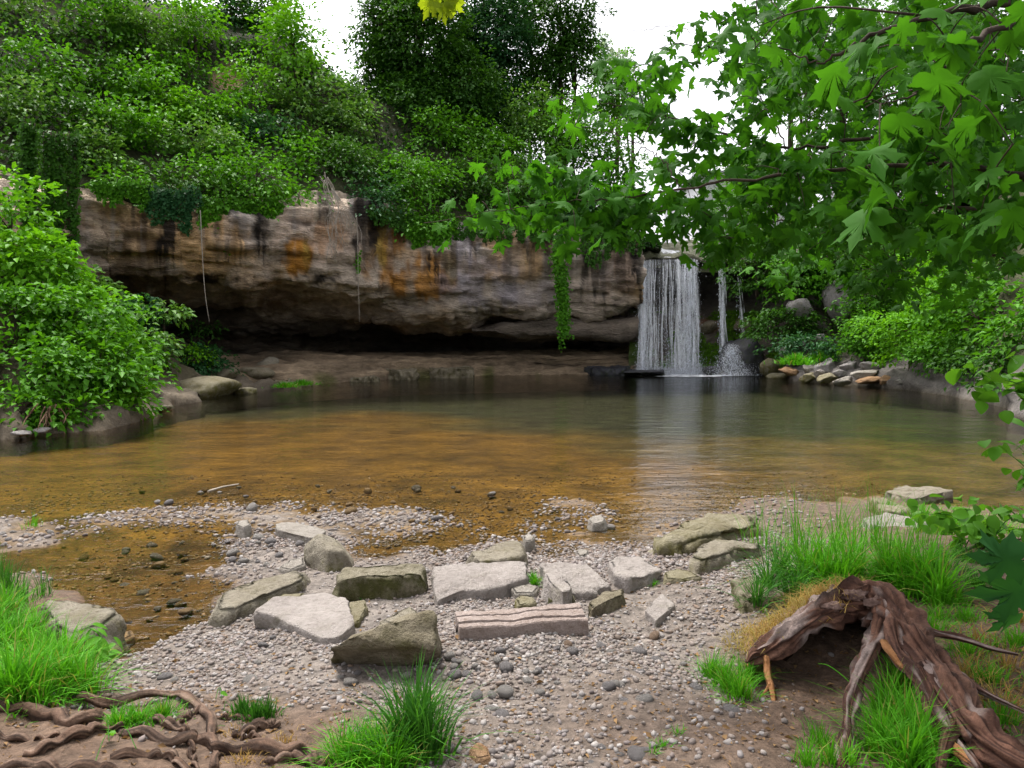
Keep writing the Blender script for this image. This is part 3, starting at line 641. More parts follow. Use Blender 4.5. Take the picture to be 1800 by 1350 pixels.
tl = t.add('ShaderNodeBsdfTranslucent'); tl.inputs['Color'].default_value = (.9, .94, 1, 1)
m1 = t.add('ShaderNodeMixShader'); m1.inputs[0].default_value = .4; t.l.new(p.outputs[0], m1.inputs[1]); t.l.new(tl.outputs[0], m1.inputs[2]); M['drops'] = t.done(m1.outputs[0])
for vm_, r0_, r1_, am_ in (('veil', .36, .62, .88), ('veil_thin', .47, .74, .62)):
  t = NT('water veil'); n = t.noise(t.coords((1, .3, .10)), 5.0, 5, .75, .3); n2 = t.noise(t.coords((1, .5, .22)), 24.0, 3, .7)
  d = t.add('ShaderNodeBsdfDiffuse'); d.inputs['Color'].default_value = (.97, .98, 1, 1); tl = t.add('ShaderNodeBsdfTranslucent'); tl.inputs['Color'].default_value = (.9, .94, 1, 1)
  m1 = t.add('ShaderNodeMixShader'); m1.inputs[0].default_value = .45; t.l.new(d.outputs[0], m1.inputs[1]); t.l.new(tl.outputs[0], m1.inputs[2]); tp = t.add('ShaderNodeBsdfTransparent')
  m3 = t.add('ShaderNodeMixShader'); t.l.new(t.math('MULTIPLY', t.ramp(n, [(r0_, .0), (r1_, am_)]), t.ramp(n2, [(.35, .3), (.6, 1.0)])), m3.inputs[0]); t.l.new(tp.outputs[0], m3.inputs[1]); t.l.new(m1.outputs[0], m3.inputs[2]); M[vm_] = t.done(m3.outputs[0])
def strands(mb, ulist, Y0, vtop, zbot, n, wid, out=.35, seed=0):
    """narrow falling ribbons, each following its own arc and breaking up on the way down"""
    for i in range(n):
        u = ulist[i]; p = at(u, vtop+rng.normal()*1.5, Y0+rng.normal()*.05); z0 = p[2]
        s0 = rng.random()*.75*(rng.random() < .6); s1 = min(1.0, s0+.25+.75*rng.random())
        T_ = np.linspace(s0, s1, 12); o = out*(.6+.8*rng.random()); sx = (u-1172)/F*31*.05+rng.normal()*.05
        z = z0+(zbot-z0)*T_
        x = p[0]+sx*T_+.03*np.sin(T_*9+i); y = p[1]-o*np.sqrt(T_)
        wdt = wid*(.4+1.2*rng.random())*np.sin(np.linspace(.25, np.pi-.15, 12))**.6
        a = rng.normal()*.5; sd = np.array([math.cos(a), math.sin(a), 0])
        C_ = np.stack([x, y, z], 1)
        V = np.stack([C_-sd*wdt[:, None]*.5, C_+np.array([0, -.25, 0])*wdt[:, None], C_+sd*wdt[:, None]*.5], 1)
        mb.add(V, grid_faces(12, 3))
def drops(mb, n, gen, smin, smax, stretch=2.5):
    oc = np.array([(1, 0, 0), (0, 1, 0), (-1, 0, 0), (0, -1, 0), (0, 0, 1), (0, 0, -1)], float)
    of = np.array([(0, 1, 4), (1, 2, 4), (2, 3, 4), (3, 0, 4), (1, 0, 5), (2, 1, 5), (3, 2, 5), (0, 3, 5)])
    P = gen(n); s = (smin+(smax-smin)*rng.random(n)**2)[:, None, None]
    V = oc[None]*s*np.array([1, 1, stretch]) + P[:, None]
    mb.add(V, (np.arange(n)[:, None, None]*6+of[None]).reshape(-1, 3))
base = at(1172, 655, 31.2); base[2] = 0
fall = thing('waterfall', 'broad white waterfall pouring over the mossy rock lip into the pool', 'waterfall', base, 'waterfalls at the head of the pool')
mb = MB()
ul = np.concatenate([rng.normal(1130, 4, 70), rng.normal(1212, 6, 80), rng.uniform(1126, 1222, 44), rng.normal(1170, 4, 10), rng.normal(1192, 3, 20), rng.normal(1143, 5, 22)])
strands(mb, np.clip(ul, 1124, 1225), 31.45, 456, -.02, len(ul), .038)
mb.build('falling_stream', M['fall'], fall)
for off_, sd_, ua_, ub_, vm_ in ((.0, 1, 1125, 1223, 'veil_thin'), (.16, 2, 1124, 1144, 'veil'), (.12, 3, 1197, 1225, 'veil'), (.24, 4, 1126, 1224, 'veil_thin'), (.2, 5, 1184, 1194, 'veil')):                             # two thin veils of finely broken water between the strands
    mb = MB(); tq = np.linspace(0, 1, 70)[:, None]; uq = np.linspace(ua_, ub_, 60)[None]; uq = uq+(3.5*fbm(np.stack([tq*4+sd_, 0*tq, 0*tq], -1), 3, 9+sd_))*np.minimum(tq*4, 1)
    Pv = at(uq+0*tq, 457+0*uq*tq, 31.5); z0 = Pv[..., 2]
    Pv[..., 0] += (uq-1172)/F*31*.07*tq; Pv[..., 1] -= .34*np.sqrt(tq)+off_+.05*fbm(np.stack([uq*.09+0*tq, 0*uq+2*tq, 0*uq*tq+sd_], -1), 3, sd_); Pv[..., 2] = z0*(1-tq)
    mb.add(Pv, grid_faces(70, 60)); mb.build('water_veil', M[vm_], fall)
mb = MB()
def g1(n):
    u = np.where(rng.random(n) < .72, np.where(rng.random(n) < .5, rng.normal(1132, 7, n), rng.normal(1209, 9, n)), rng.uniform(1122, 1228, n))
    T_ = rng.random(n)**.8; p = at(u, 458+0*u, 31.45); z = p[:, 2]*(1-T_)
    return np.stack([p[:, 0]+(u-1172)/F*31*.06*T_+rng.normal(0, .03, n), p[:, 1]-.38*np.sqrt(T_)+rng.normal(0, .08, n), z], 1)
drops(mb, 4200, g1, .004, .013, 3.4); tag(mb.build('water_drops', M['drops'], fall), kind='stuff')
mb = MB()
def g2(n):
    p = at(rng.uniform(1116, 1236, n), 655+0*np.zeros(n), 31.1); p[:, 2] = rng.exponential(.20, n); p[:, 1] += rng.normal(0, .3, n)-.15; return p
drops(mb, 12000, g2, .003, .011, 1.3); tag(mb.build('splash', M['drops'], fall), kind='stuff')
# water sliding over the lip
mb = MB(); ug = np.linspace(1132, 1226, 40); vv = np.linspace(0, 1, 14)
sh = np.stack([at(1185+(ug-1185)*(.45+.55*a), 430+28*a, 35.0-3.4*a) for a in vv]); sh[..., 2] += .12+.05*fbm(sh*3, 3, 5)
mb.add(sh, grid_faces(14, 40)); mb.build('stream_over_lip', M['fall'], fall)
for lab, uc, vt, zb, n, wd, nm in (('thin white waterfall strand dropping right of the broad fall onto the dark boulder', 1268, 460, .15, 34, .05, 240), ('faint trickle of falling water, the one farthest right of the broad fall', 1298, 470, 1.6, 10, .03, 60)):
    b = at(uc, 655, 31.2); b[2] = 0
    th = thing('waterfall', lab, 'waterfall', b, 'waterfalls at the head of the pool')
    mb = MB(); strands(mb, rng.normal(uc, 2.2, n), 31.4, vt, zb, n, wd, .25); mb.build('falling_stream', M['fall'], th)
    mb = MB()
    def g3(n):
        T_ = rng.random(n); p = at(rng.normal(uc-2, 3, n), vt+0*T_, 31.35); p[:, 2] = p[:, 2]*(1-T_)+zb*T_; p[:, 1] -= .25*np.sqrt(T_); return p
    drops(mb, nm, g3, .006, .02, 3); tag(mb.build('water_drops', M['drops'], th), kind='stuff')
    if uc == 1268:
        mb = MB()
        def g4(n):
            h_ = rng.random(n)**1.2; p = at(1292+rng.normal(0, 1, n)*(6+17*(1-h_)), 622+0*h_, 29.6); p[:, 2] = .02+1.3*h_*(1-.25*rng.random(n)); p[:, 1] += .5*h_; return p
        drops(mb, 4500, g4, .003, .010, 2.6); tag(mb.build('splash', M['drops'], th), kind='stuff')
# foam on the water under the falls
t = NT('foam'); v = t.coords((1, 1.6, 1)); n = t.noise(v, 2.4, 5, .7)
d = t.add('ShaderNodeBsdfDiffuse'); d.inputs['Color'].default_value = (.86, .89, .93, 1); tp = t.add('ShaderNodeBsdfTransparent')
m1 = t.add('ShaderNodeMixShader'); t.l.new(t.ramp(n, [(.42, 0.0), (.58, .9)]), m1.inputs[0]); t.l.new(tp.outputs[0], m1.inputs[1]); t.l.new(d.outputs[0], m1.inputs[2]); M['foam'] = t.done(m1.outputs[0])
mb = MB(); a = np.linspace(0, 2*np.pi, 40, endpoint=False); b = ong(1205, 660.5, .008)
R_ = np.linspace(.05, 1, 8)[:, None]; X = b[0]+2.4*R_*np.cos(a)*(1+.15*np.sin(3*a)); Yf = b[1]+.2+.75*R_*np.sin(a)
mb.add(np.stack([X, Yf, 0*X+.008], -1), grid_faces(8, 40, True)); tag(mb.build('foam', M['foam']), kind='structure')
# ================================================================== trees, shrubs and ivy of the far side
def limbs(mb, root, crown_c, r, n, rad, seed):
    root, crown_c = np.asarray(root, float), np.asarray(crown_c, float)
    mid = root*.45+crown_c*.55 + rng.normal(size=3)*.06*np.linalg.norm(crown_c-root)
    topp = crown_c + np.array([rng.normal()*.1*r[0], 0, r[2]*.55])
    tube(mb, [root-np.array([0, 0, .3]), root*.8+mid*.2, mid, crown_c, topp], [rad*1.3, rad, rad*.7, rad*.42, rad*.12], 8, .25, seed, 4, n=14)
    for k in range(n):
        s = mid + (topp-mid)*rng.random()*.75
        d = rand_dir(1)[0]; d[2] = abs(d[2])*.5+.1
        e = crown_c + d*np.asarray(r)*.85
        tube(mb, [s, s*.5+e*.5+np.array([0, 0, .1*r[2]]), e], [rad*.35, rad*.22, rad*.06], 5, .2, seed+k, 4, n=8)
def plant(name, cat, label, u, v, ru, rv, Y, mat, L=.15, cov=3.6, per=26, spray=.45, lump=.55, group=None, trunk=None, depthr=.8, shell=.5, up=.84, bark='bark', seed=0, base=None, low=-.75):
    c = at(u, v, Y); s = Y/F
    r = np.array([ru*s, (ru*.6+rv*.4)*s*depthr, rv*s])
    gb = at(u, v+rv*.95, Y) if base is None else np.asarray(base, float)
    th = thing(name, label, cat, gb, group)
    L = L*1.35; spray = spray*1.25; per = int(per*.85)
    n = int(cov*ru*rv*np.pi/((L/s)**2*.31))
    mb = MB(); crown_leaves(mb, c, r, n, L, per, spray, lump, up, seed, shell, low); mb.build('crown', M[mat], th)
    mb = MB(); limbs(mb, gb, c, r, 6 if trunk is None else 9, trunk or max(.03, .05*r[2]), seed); mb.build('trunk' if trunk else 'stems', M[bark], th)
    return th
HG = 'shrubs on the slope above the cliff'
# u, v, ru, rv, dY, material, leaf length, label
SH = [
 (35, 45, 75, 70, 1.5, 'leaf_grey', .16, 'soft grey green tree crown in the top left corner of the wooded slope'),
 (120, 25, 60, 55, 2.5, 'leaf_dark', .15, 'dark crown at the top edge just right of the grey green corner tree'),
 (185, 50, 70, 65, .5, 'leaf_mid', .16, 'full mid green crown high on the slope left of the bright sapling'),
 (255, 62, 60, 62, -.3, 'leaf_grey', .14, 'rounded soft green bush leaning out above the dark hollow near the top left'),
 (345, 45, 46, 62, -.5, 'leaf_bright', .15, 'bright yellow green sapling standing high on the slope left of the dark conifer'),
 (405, 30, 45, 60, 2.0, 'leaf_blue', .14, 'dark blue green conifer between the two bright saplings'),
 (455, 45, 45, 60, 2.5, 'leaf_dark', .15, 'dark tree directly left of the tall bright tree by the sky gap'),
 (512, 80, 50, 88, -.3, 'leaf_bright', .16, 'tall bright green tree against the left sky gap'),
 (487, 18, 30, 40, .6, 'leaf_bright', .15, 'narrow bright crown rising to the top edge left of the sky gap'),
 (430, 95, 40, 32, .8, 'leaf_dark', .14, 'shadowy bush above the bare brown earth patch'),
 (70, 130, 80, 55, .3, 'leaf_mid', .15, 'green shrub with drooping sprays under the corner tree on the far left'),
 (20, 200, 60, 65, .0, 'leaf_grey', .14, 'greyish twiggy shrub at the left edge of the picture above the cliff'),
 (165, 130, 60, 42, .5, 'leaf_dark', .15, 'dark shrub beside the black hollow in the upper left'),
 (240, 150, 62, 48, .0, 'leaf_mid', .15, 'mid green shrub below the rounded soft green bush'),
 (318, 125, 48, 40, .2, 'leaf_mid', .14, 'mid green bush below the bright sapling and left of the earth patch'),
 (100, 205, 75, 48, -.2, 'leaf_dark', .14, 'long dark drooping shrub over the left end of the cliff'),
 (195, 215, 65, 45, -.3, 'leaf_mid', .14, 'drooping green shrub above the ivy column on the left'),
 (290, 185, 58, 36, -.2, 'leaf_bright', .13, 'low bright shrub left of the brown earth patch'),
 (350, 188, 48, 34, -.4, 'leaf_bright', .14, 'bright shrub directly under the brown earth patch'),
 (443, 145, 44, 38, -.6, 'leaf_bright', .14, 'bright rounded shrub directly right of the brown earth patch'),
 (400, 205, 60, 34, -.2, 'leaf_mid', .14, 'mid green shrub in the middle of the slope below the earth patch'),
 (255, 240, 62, 42, -.2, 'leaf_mid', .13, 'leafy shrub low on the slope over the grey rock step'),
 (330, 255, 65, 45, -.3, 'leaf_grey', .13, 'pale leaved shrub in the lower middle of the left slope'),
 (300, 320, 60, 36, -.3, 'leaf_dark', .13, 'dark shrub along the cliff edge above the brown left end'),
 (375, 320, 55, 45, -.5, 'leaf_mid', .13, 'leafy shrub on the cliff edge above the tan rock and the hanging vine'),
 (452, 318, 62, 56, -.6, 'leaf_mid', .13, 'large leafy shrub spilling over the cliff edge above the dark stained stripes'),
 (400, 268, 50, 36, -.1, 'leaf_mid', .13, 'green shrub behind the large leafy shrub of the cliff edge'),
 (465, 235, 52, 36, .0, 'leaf_blue', .14, 'blue green shrub below the bright rounded shrub'),
 (530, 190, 60, 50, .2, 'leaf_grey', .14, 'grey green shrub with pale leaf tips under the tall bright tree'),
 (580, 152, 36, 30, .8, 'leaf_mid', .14, 'green bush at the foot of the left sky gap'),
 (622, 190, 40, 40, .6, 'leaf_grey', .14, 'greyish bush between the sky gap and the big dark tree'),
 (600, 215, 60, 42, .0, 'leaf_grey', .13, 'grey twiggy shrub left of the big dark tree'),
 (540, 248, 55, 24, -.3, 'leaf_mid', .13, 'flat bright topped spray above the hollow with the hanging roots'),
 (615, 290, 45, 45, -.3, 'leaf_dark', .13, 'dark shrub right of the hollow with the hanging roots'),
 (655, 345, 40, 40, -.5, 'leaf_blue', .12, 'dark blue green shrub at the cliff edge right of the hanging roots'),
 (728, 318, 58, 52, -.8, 'leaf_mid', .13, 'layered light green bush growing on the cliff edge in the middle'),
 (745, 390, 45, 48, -.7, 'leaf_mid', .12, 'green bush hanging down over the orange rock'),
 (800, 320, 50, 55, -.1, 'leaf_dark', .13, 'dark shrub behind the layered light green bush'),
 (775, 238, 60, 40, .0, 'leaf_mid', .14, 'bush with lit tops in front of the big dark tree'),
 (855, 255, 55, 45, .3, 'leaf_mid', .14, 'mid green bush in front of the big dark tree, right of the lit topped bush'),
 (870, 345, 55, 55, -.2, 'leaf_dark', .13, 'dark shrub above the grey rock behind the bright maple leaves'),
 (940, 330, 60, 60, .0, 'leaf_dark', .13, 'dark shrub behind the tip of the maple branch, left of the ivy rope'),
 (1010, 360, 55, 50, .0, 'leaf_blue', .13, 'deep green shrub on the cliff edge just above the ivy rope'),
 (1080, 385, 60, 46, -.2, 'leaf_dark', .12, 'dark shrub at the cliff end directly left of the broad waterfall'),
 (930, 230, 60, 60, .8, 'leaf_grey', .14, 'soft grey green bush low in front of the tall slim tree'),
 (1010, 255, 60, 70, .8, 'leaf_mid', .14, 'leafy bush behind the maple leaves below the tall slim tree'),
 (1068, 300, 46, 75, 1.5, 'leaf_mid', .14, 'green bush behind the maple twigs at the edge of the right sky gap'),
 (1075, 165, 50, 60, 3., 'leaf_mid', .15, 'lit green tree top beside the pale far trees'),
 (165, 275, 60, 40, -.2, 'leaf_grey', .13, 'thin greyish shrub hanging over the grey rock step at the left'),
 (205, 318, 55, 26, -.5, 'leaf_mid', .13, 'low green fringe shrub along the left cliff edge'),
 (560, 300, 40, 32, .6, 'leaf_dark', .13, 'dark shrub inside the hollow above the hanging roots'),
 (525, 335, 30, 22, -.3, 'leaf_mid', .12, 'small green shrub on the cliff edge left of the hanging roots'),
 (500, 285, 42, 34, -.2, 'leaf_mid', .13, 'green shrub above the pale rock left of the hanging roots'),
 (130, 265, 50, 40, .2, 'leaf_dark', .13, 'dark shrub over the ivy column on the left'),
 (60, 300, 60, 60, 1.2, 'leaf_dark', .13, 'dark shrub behind the ivy column at the left edge'),
 (585, 270, 44, 28, .2, 'leaf_grey', .13, 'twiggy grey shrub over the hollow with the hanging roots'),
 (690, 300, 45, 40, .2, 'leaf_dark', .13, 'dark shrub left of the layered light green bush'),
]
for i, (u, v, ru, rv, dY, mt, L, lab) in enumerate(SH):
    Y = float(hillY(u, v+rv*.6)) + dY
    plant('tree' if 'tree' in lab.split(' standing')[0] and ('tree' in lab[:34] or 'conifer' in lab or 'sapling' in lab) else 'shrub', 'tree' if ('tree crown' in lab or lab.startswith('tall bright') or lab.startswith('lit green tree') or 'conifer between' in lab or lab.startswith('dark tree') or 'sapling standing' in lab) else 'shrub', lab, u, v, ru*.98, rv*1.04, Y, mt, L, cov=3.2, seed=i, group=HG, spray=.38+.25*rng.random(), lump=.62, shell=.42)
# big trees on the slope
def bigtree(label, u, v, ru, rv, Y, mt, L, trunk, seed, extra=(), cov=4.2, lump=.5, base_v=None):
    s = Y/F; gb = at(u, base_v or v+rv*1.1, Y)
    th = thing('tree', label, 'tree', gb, 'tall trees behind the cliff')
    mb = MB(); mt2 = MB()
    for (uu, vv, r1, r2, dy) in ((u, v, ru, rv, 0),)+tuple(extra):
        c = at(uu, vv, Y+dy); r = np.array([r1*s, r1*s*.8, r2*s])
        crown_leaves(mb, c, r, int(1.6*cov*r1*r2*np.pi/((L/s)**2*.31)), L, 26, .62, lump, .7, seed+int(uu), .45, -.95)
        limbs(mt2, gb, c, r, 8, trunk*.6, seed)
    tp = at(u, v-rv*.7, Y)
    tube(mt2, [gb-np.array([0, 0, .8]), gb*.6+tp*.4, tp], [trunk, trunk*.8, trunk*.2], 9, .2, seed, 3, n=16)
    mb.build('crown', M[mt], th); mt2.build('trunk', M['bark'], th)
bigtree('big dense dark tree filling the middle of the slope beside the left sky gap', 738, 95, 94, 130, 36.5, 'leaf_dark', .19, .30, 501, ((672, 40, 42, 60, 0), (676, 140, 36, 60, -.5), (800, 160, 70, 80, -.6), (740, 210, 90, 60, -1.2), (690, 250, 60, 60, -2)), base_v=330)
bigtree('dark tree with several bare stems showing, right of the big dense tree', 850, 60, 70, 90, 39, 'leaf_blue', .19, .2, 502, ((830, 150, 60, 70, 0), (880, 200, 50, 60, -.5)), base_v=330, cov=4.0)
bigtree('tall slim tree with a straight trunk and an airy crown against the right sky gap', 985, 30, 62, 75, 40, 'leaf_dark', .19, .17, 503, ((960, 120, 50, 55, 0), (1010, 90, 40, 60, 0), (920, 20, 40, 60, 1), (905, 120, 45, 60, 0), (950, 190, 60, 50, -.5)), base_v=330, cov=2.3)
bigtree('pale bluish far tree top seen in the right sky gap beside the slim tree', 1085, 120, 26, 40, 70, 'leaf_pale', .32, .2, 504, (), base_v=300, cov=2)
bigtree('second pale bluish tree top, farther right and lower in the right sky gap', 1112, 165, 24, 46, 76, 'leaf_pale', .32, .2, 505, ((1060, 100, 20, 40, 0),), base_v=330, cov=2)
# ground cover of the slope
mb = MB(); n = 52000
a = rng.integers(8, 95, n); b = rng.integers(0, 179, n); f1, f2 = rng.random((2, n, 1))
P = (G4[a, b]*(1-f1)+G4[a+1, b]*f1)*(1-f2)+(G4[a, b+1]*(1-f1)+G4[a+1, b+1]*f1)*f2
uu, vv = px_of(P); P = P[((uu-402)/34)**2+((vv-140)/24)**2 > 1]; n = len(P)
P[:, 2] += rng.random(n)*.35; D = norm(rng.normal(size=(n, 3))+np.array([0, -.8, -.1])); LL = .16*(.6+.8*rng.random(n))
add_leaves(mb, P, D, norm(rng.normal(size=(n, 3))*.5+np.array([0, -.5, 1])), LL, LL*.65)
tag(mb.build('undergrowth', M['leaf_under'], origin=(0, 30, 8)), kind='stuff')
# ivy: curtains over the lip, columns on the face
def ivy(label, segs, n, L=.10, mat='leaf_dark', off=.12, wid=6, group='ivy hanging on the cliff', dens=1):
    """segs: (u0, v0, u1, v1, Yoffset) hanging stems"""
    b = at(segs[0][0], segs[0][1], float(lipY(segs[0][0]))-off)
    th = thing('hanging_ivy', label, 'ivy', b, group); ml, ms = MB(), MB()
    per = max(8, n//len(segs))
    for (u0, v0, u1, v1, dy) in segs:
        tt = np.linspace(0, 1, 7); uu = u0+(u1-u0)*tt+rng.normal(size=7)*.8; vv = v0+(v1-v0)*tt
        Yl = np.interp(uu, [r[0] for r in CL], [r[1] for r in CL])-off+dy-.10*tt
        P = at(uu, vv, Yl); tube(ms, P, np.linspace(.012, .005, 7), 4, n=10)
        t2 = rng.random(per); pos = np.stack([np.interp(t2, tt, P[:, k]) for k in range(3)], 1)
        sp = wid*Yl[0]/F*(1-.45*t2)
        pos += rng.normal(size=(per, 3))*sp[:, None]*np.array([.5, .35, .35])
        D = norm(rng.normal(size=(per, 3))*.55+np.array([0, -.35, -.8])); LL = L*(.65+.7*rng.random(per))
        add_leaves(ml, pos, D, norm(rng.normal(size=(per, 3))*.35+np.array([0, -1, .45])), LL, LL*.85, .12)
    ml.build('leaves', M[mat], th); ms.build('stems', M['bark'], th)
def curtain(u0, u1, v0, lens, n, dy=0.):
    us_ = np.linspace(u0, u1, n)+rng.normal(size=n)*2; k = np.interp(us_, np.linspace(u0, u1, len(lens)), lens)
    return [(u, v0(u)+rng.normal()*4, u+rng.normal()*3, v0(u)+max(6, l*(.55+.6*rng.random())), dy) for u, l in zip(us_, k)]
ivy('broad column of dark ivy on the far left rock face behind the bright bush', curtain(38, 62, lambda u: 215, [240, 250, 200], 16)+curtain(78, 135, lambda u: 235, [180, 290, 330, 330, 280], 30), 5200, .11, 'leaf_dark', .35, 9)
ivy('dark ivy patch hanging at the top of the cliff above the brown left end', curtain(165, 260, lambda u: 318, [20, 40, 30, 45, 55], 22), 1500, .10, 'leaf_mid')
ivy('blue green ivy mat hanging over the edge left of the thin hanging vine', curtain(258, 345, lambda u: 335, [35, 60, 40, 50, 75, 40], 26), 2200, .10, 'leaf_blue')
ivy('ivy fringe over the dark stained stripes of the cliff edge', curtain(352, 492, lambda u: 350, [45, 60, 85, 75, 60, 70, 25], 36), 3000, .11, 'leaf_mid')
ivy('ivy hanging beside the orange drip stone in the middle of the cliff', curtain(655, 725, lambda u: 365, [20, 35, 50, 40], 16), 1000, .10, 'leaf_dark')
ivy('long ivy apron reaching down to the black stain on the orange rock', curtain(715, 795, lambda u: 380, [50, 75, 95, 80, 40], 28), 2600, .11, 'leaf_mid')
ivy('short ivy fringe behind the maple branch tip', curtain(800, 1000, lambda u: 398, [25, 18, 35, 25, 30, 20], 36), 2200, .10, 'leaf_dark')
ivy('ivy tail over the black stain right of the ivy rope', curtain(1022, 1130, lambda u: 405, [40, 75, 45, 35, 45], 26), 1800, .10, 'leaf_dark')
ivy('long thick rope of bright ivy hanging free from the cliff edge almost to the water', [(982+rng.normal()*4, 426, 990+rng.normal()*4.5, 560+60*rng.random(), -.35) for _ in range(11)], 2300, .105, 'leaf_mid', .25, 11)
ivy('short ivy sprig on the thin vine in the middle of the cliff', [(628, 440, 630, 480, 0)], 90, .09, 'leaf_mid', .2, 6)
def vine(name, label, cat, lines, mat, rad, group=None):
    th = thing(name, label, cat, at(lines[0][0][0], lines[0][0][1], float(lipY(lines[0][0][0]))-.3), group)
    mb = MB()
    for L_ in lines:
        P = np.array([at(u, v, float(lipY(u))-.35-.002*(v-360)) for u, v in L_]); tube(mb, P, np.linspace(rad, rad*.55, len(P)), 5, n=18)
    mb.build('strands', M[mat], th)
vine('hanging_vine', 'single thin pale vine hanging in front of the dark overhang on the left', 'vine', [[(352, 370), (354, 410), (357, 470), (361, 520), (368, 566)]], 'rootpale', .016)
vine('hanging_vine', 'thin vine hanging from the ivy sprig in the middle of the cliff', 'vine', [[(627, 380), (629, 440), (630, 500), (632, 566)]], 'rootpale', .012)
rl = []
for k in range(11):
    u0 = 565+rng.random()*22; rl.append([(u0-10+rng.normal()*8, 302+rng.random()*14), (u0, 330), (u0+8+rng.normal()*4, 365), (u0+14+rng.normal()*9, 400+rng.normal()*8), (596+rng.normal()*11, 425+rng.random()*40)])
for k in range(6): rl.append([(583, 330), (595+6*k/3, 360), (602+6*k, 385+3*k), (606+6*k, 400+6*k)])
vine('hanging_roots', 'tangle of bare pale roots hanging over the cliff edge', 'roots', rl, 'rootpale', .012)
# ---- left bank: big bright bushes by the water
LG = 'bushes on the left bank'
for i, (u, v, ru, rv, Y, mt, L, lab) in enumerate([
 (20, 385, 70, 70, 17.0, 'leaf_bright', .13, 'bright bush top against the ivy column at the left edge'),
 (40, 470, 110, 70, 16.0, 'leaf_bright', .13, 'large bright bush at the left edge below the ivy column'),
 (30, 560, 95, 62, 14.6, 'leaf_mid', .12, 'mid green bush at the left edge half way down to the water'),
 (110, 575, 90, 70, 15.3, 'leaf_mid', .12, 'full green bush in the middle of the left bank'),
 (165, 560, 60, 50, 16.8, 'leaf_bright', .12, 'bright crest of the left bank bush beside the dark cave'),
 (60, 650, 90, 60, 13.4, 'leaf_mid', .11, 'shady green bush above the gravel edge at the far left'),
 (170, 650, 85, 65, 14.6, 'leaf_mid', .11, 'green bush hanging down to the water on the left bank'),
 (225, 610, 45, 60, 17.0, 'leaf_mid', .11, 'small green bush at the right end of the left bank'),
 (205, 690, 50, 38, 14.6, 'leaf_bright', .10, 'low bright bush just above the roots at the water edge'),
 (40, 715, 60, 30, 12.6, 'leaf_mid', .10, 'low bush above the small stony beach on the left'),
 (165, 515, 32, 38, 20.0, 'leaf_grey', .13, 'grey green bush standing before the dark cave mouth'),
 (230, 555, 52, 42, 20.4, 'leaf_blue', .14, 'blue green leafy bush reaching into the cave mouth'),
 (288, 545, 38, 20, 20.6, 'leaf_grey', .14, 'slender branch of pale leaves stretching in front of the dark cave'),
 (240, 602, 46, 40, 19.4, 'leaf_grey', .12, 'soft green bush below the cave mouth bushes'),
 (222, 702, 30, 26, 15.0, 'leaf_mid', .10, 'green bush touching the water at the right end of the left bank'),
 (130, 722, 60, 24, 13.3, 'leaf_mid', .10, 'low green bush over the dead roots of the left bank'),
 (350, 630, 55, 22, 23.0, 'leaf_blue', .10, 'low dark green plants on the ledge inside the cave'),
 (350, 622, 22, 14, 22.6, 'leaf_bright', .09, 'small bright green clump among the dark plants of the cave ledge'),
 (350, 577, 20, 12, 26.0, 'leaf_dark', .10, 'small dark plant growing on the back wall below the hanging vine'),
 ]):
    plant('bush', 'bush', lab, u, v, ru*1.05, rv*1.08, Y, mt, L, cov=4.6, seed=700+i, group=LG, spray=.30, depthr=.9, low=-.95)
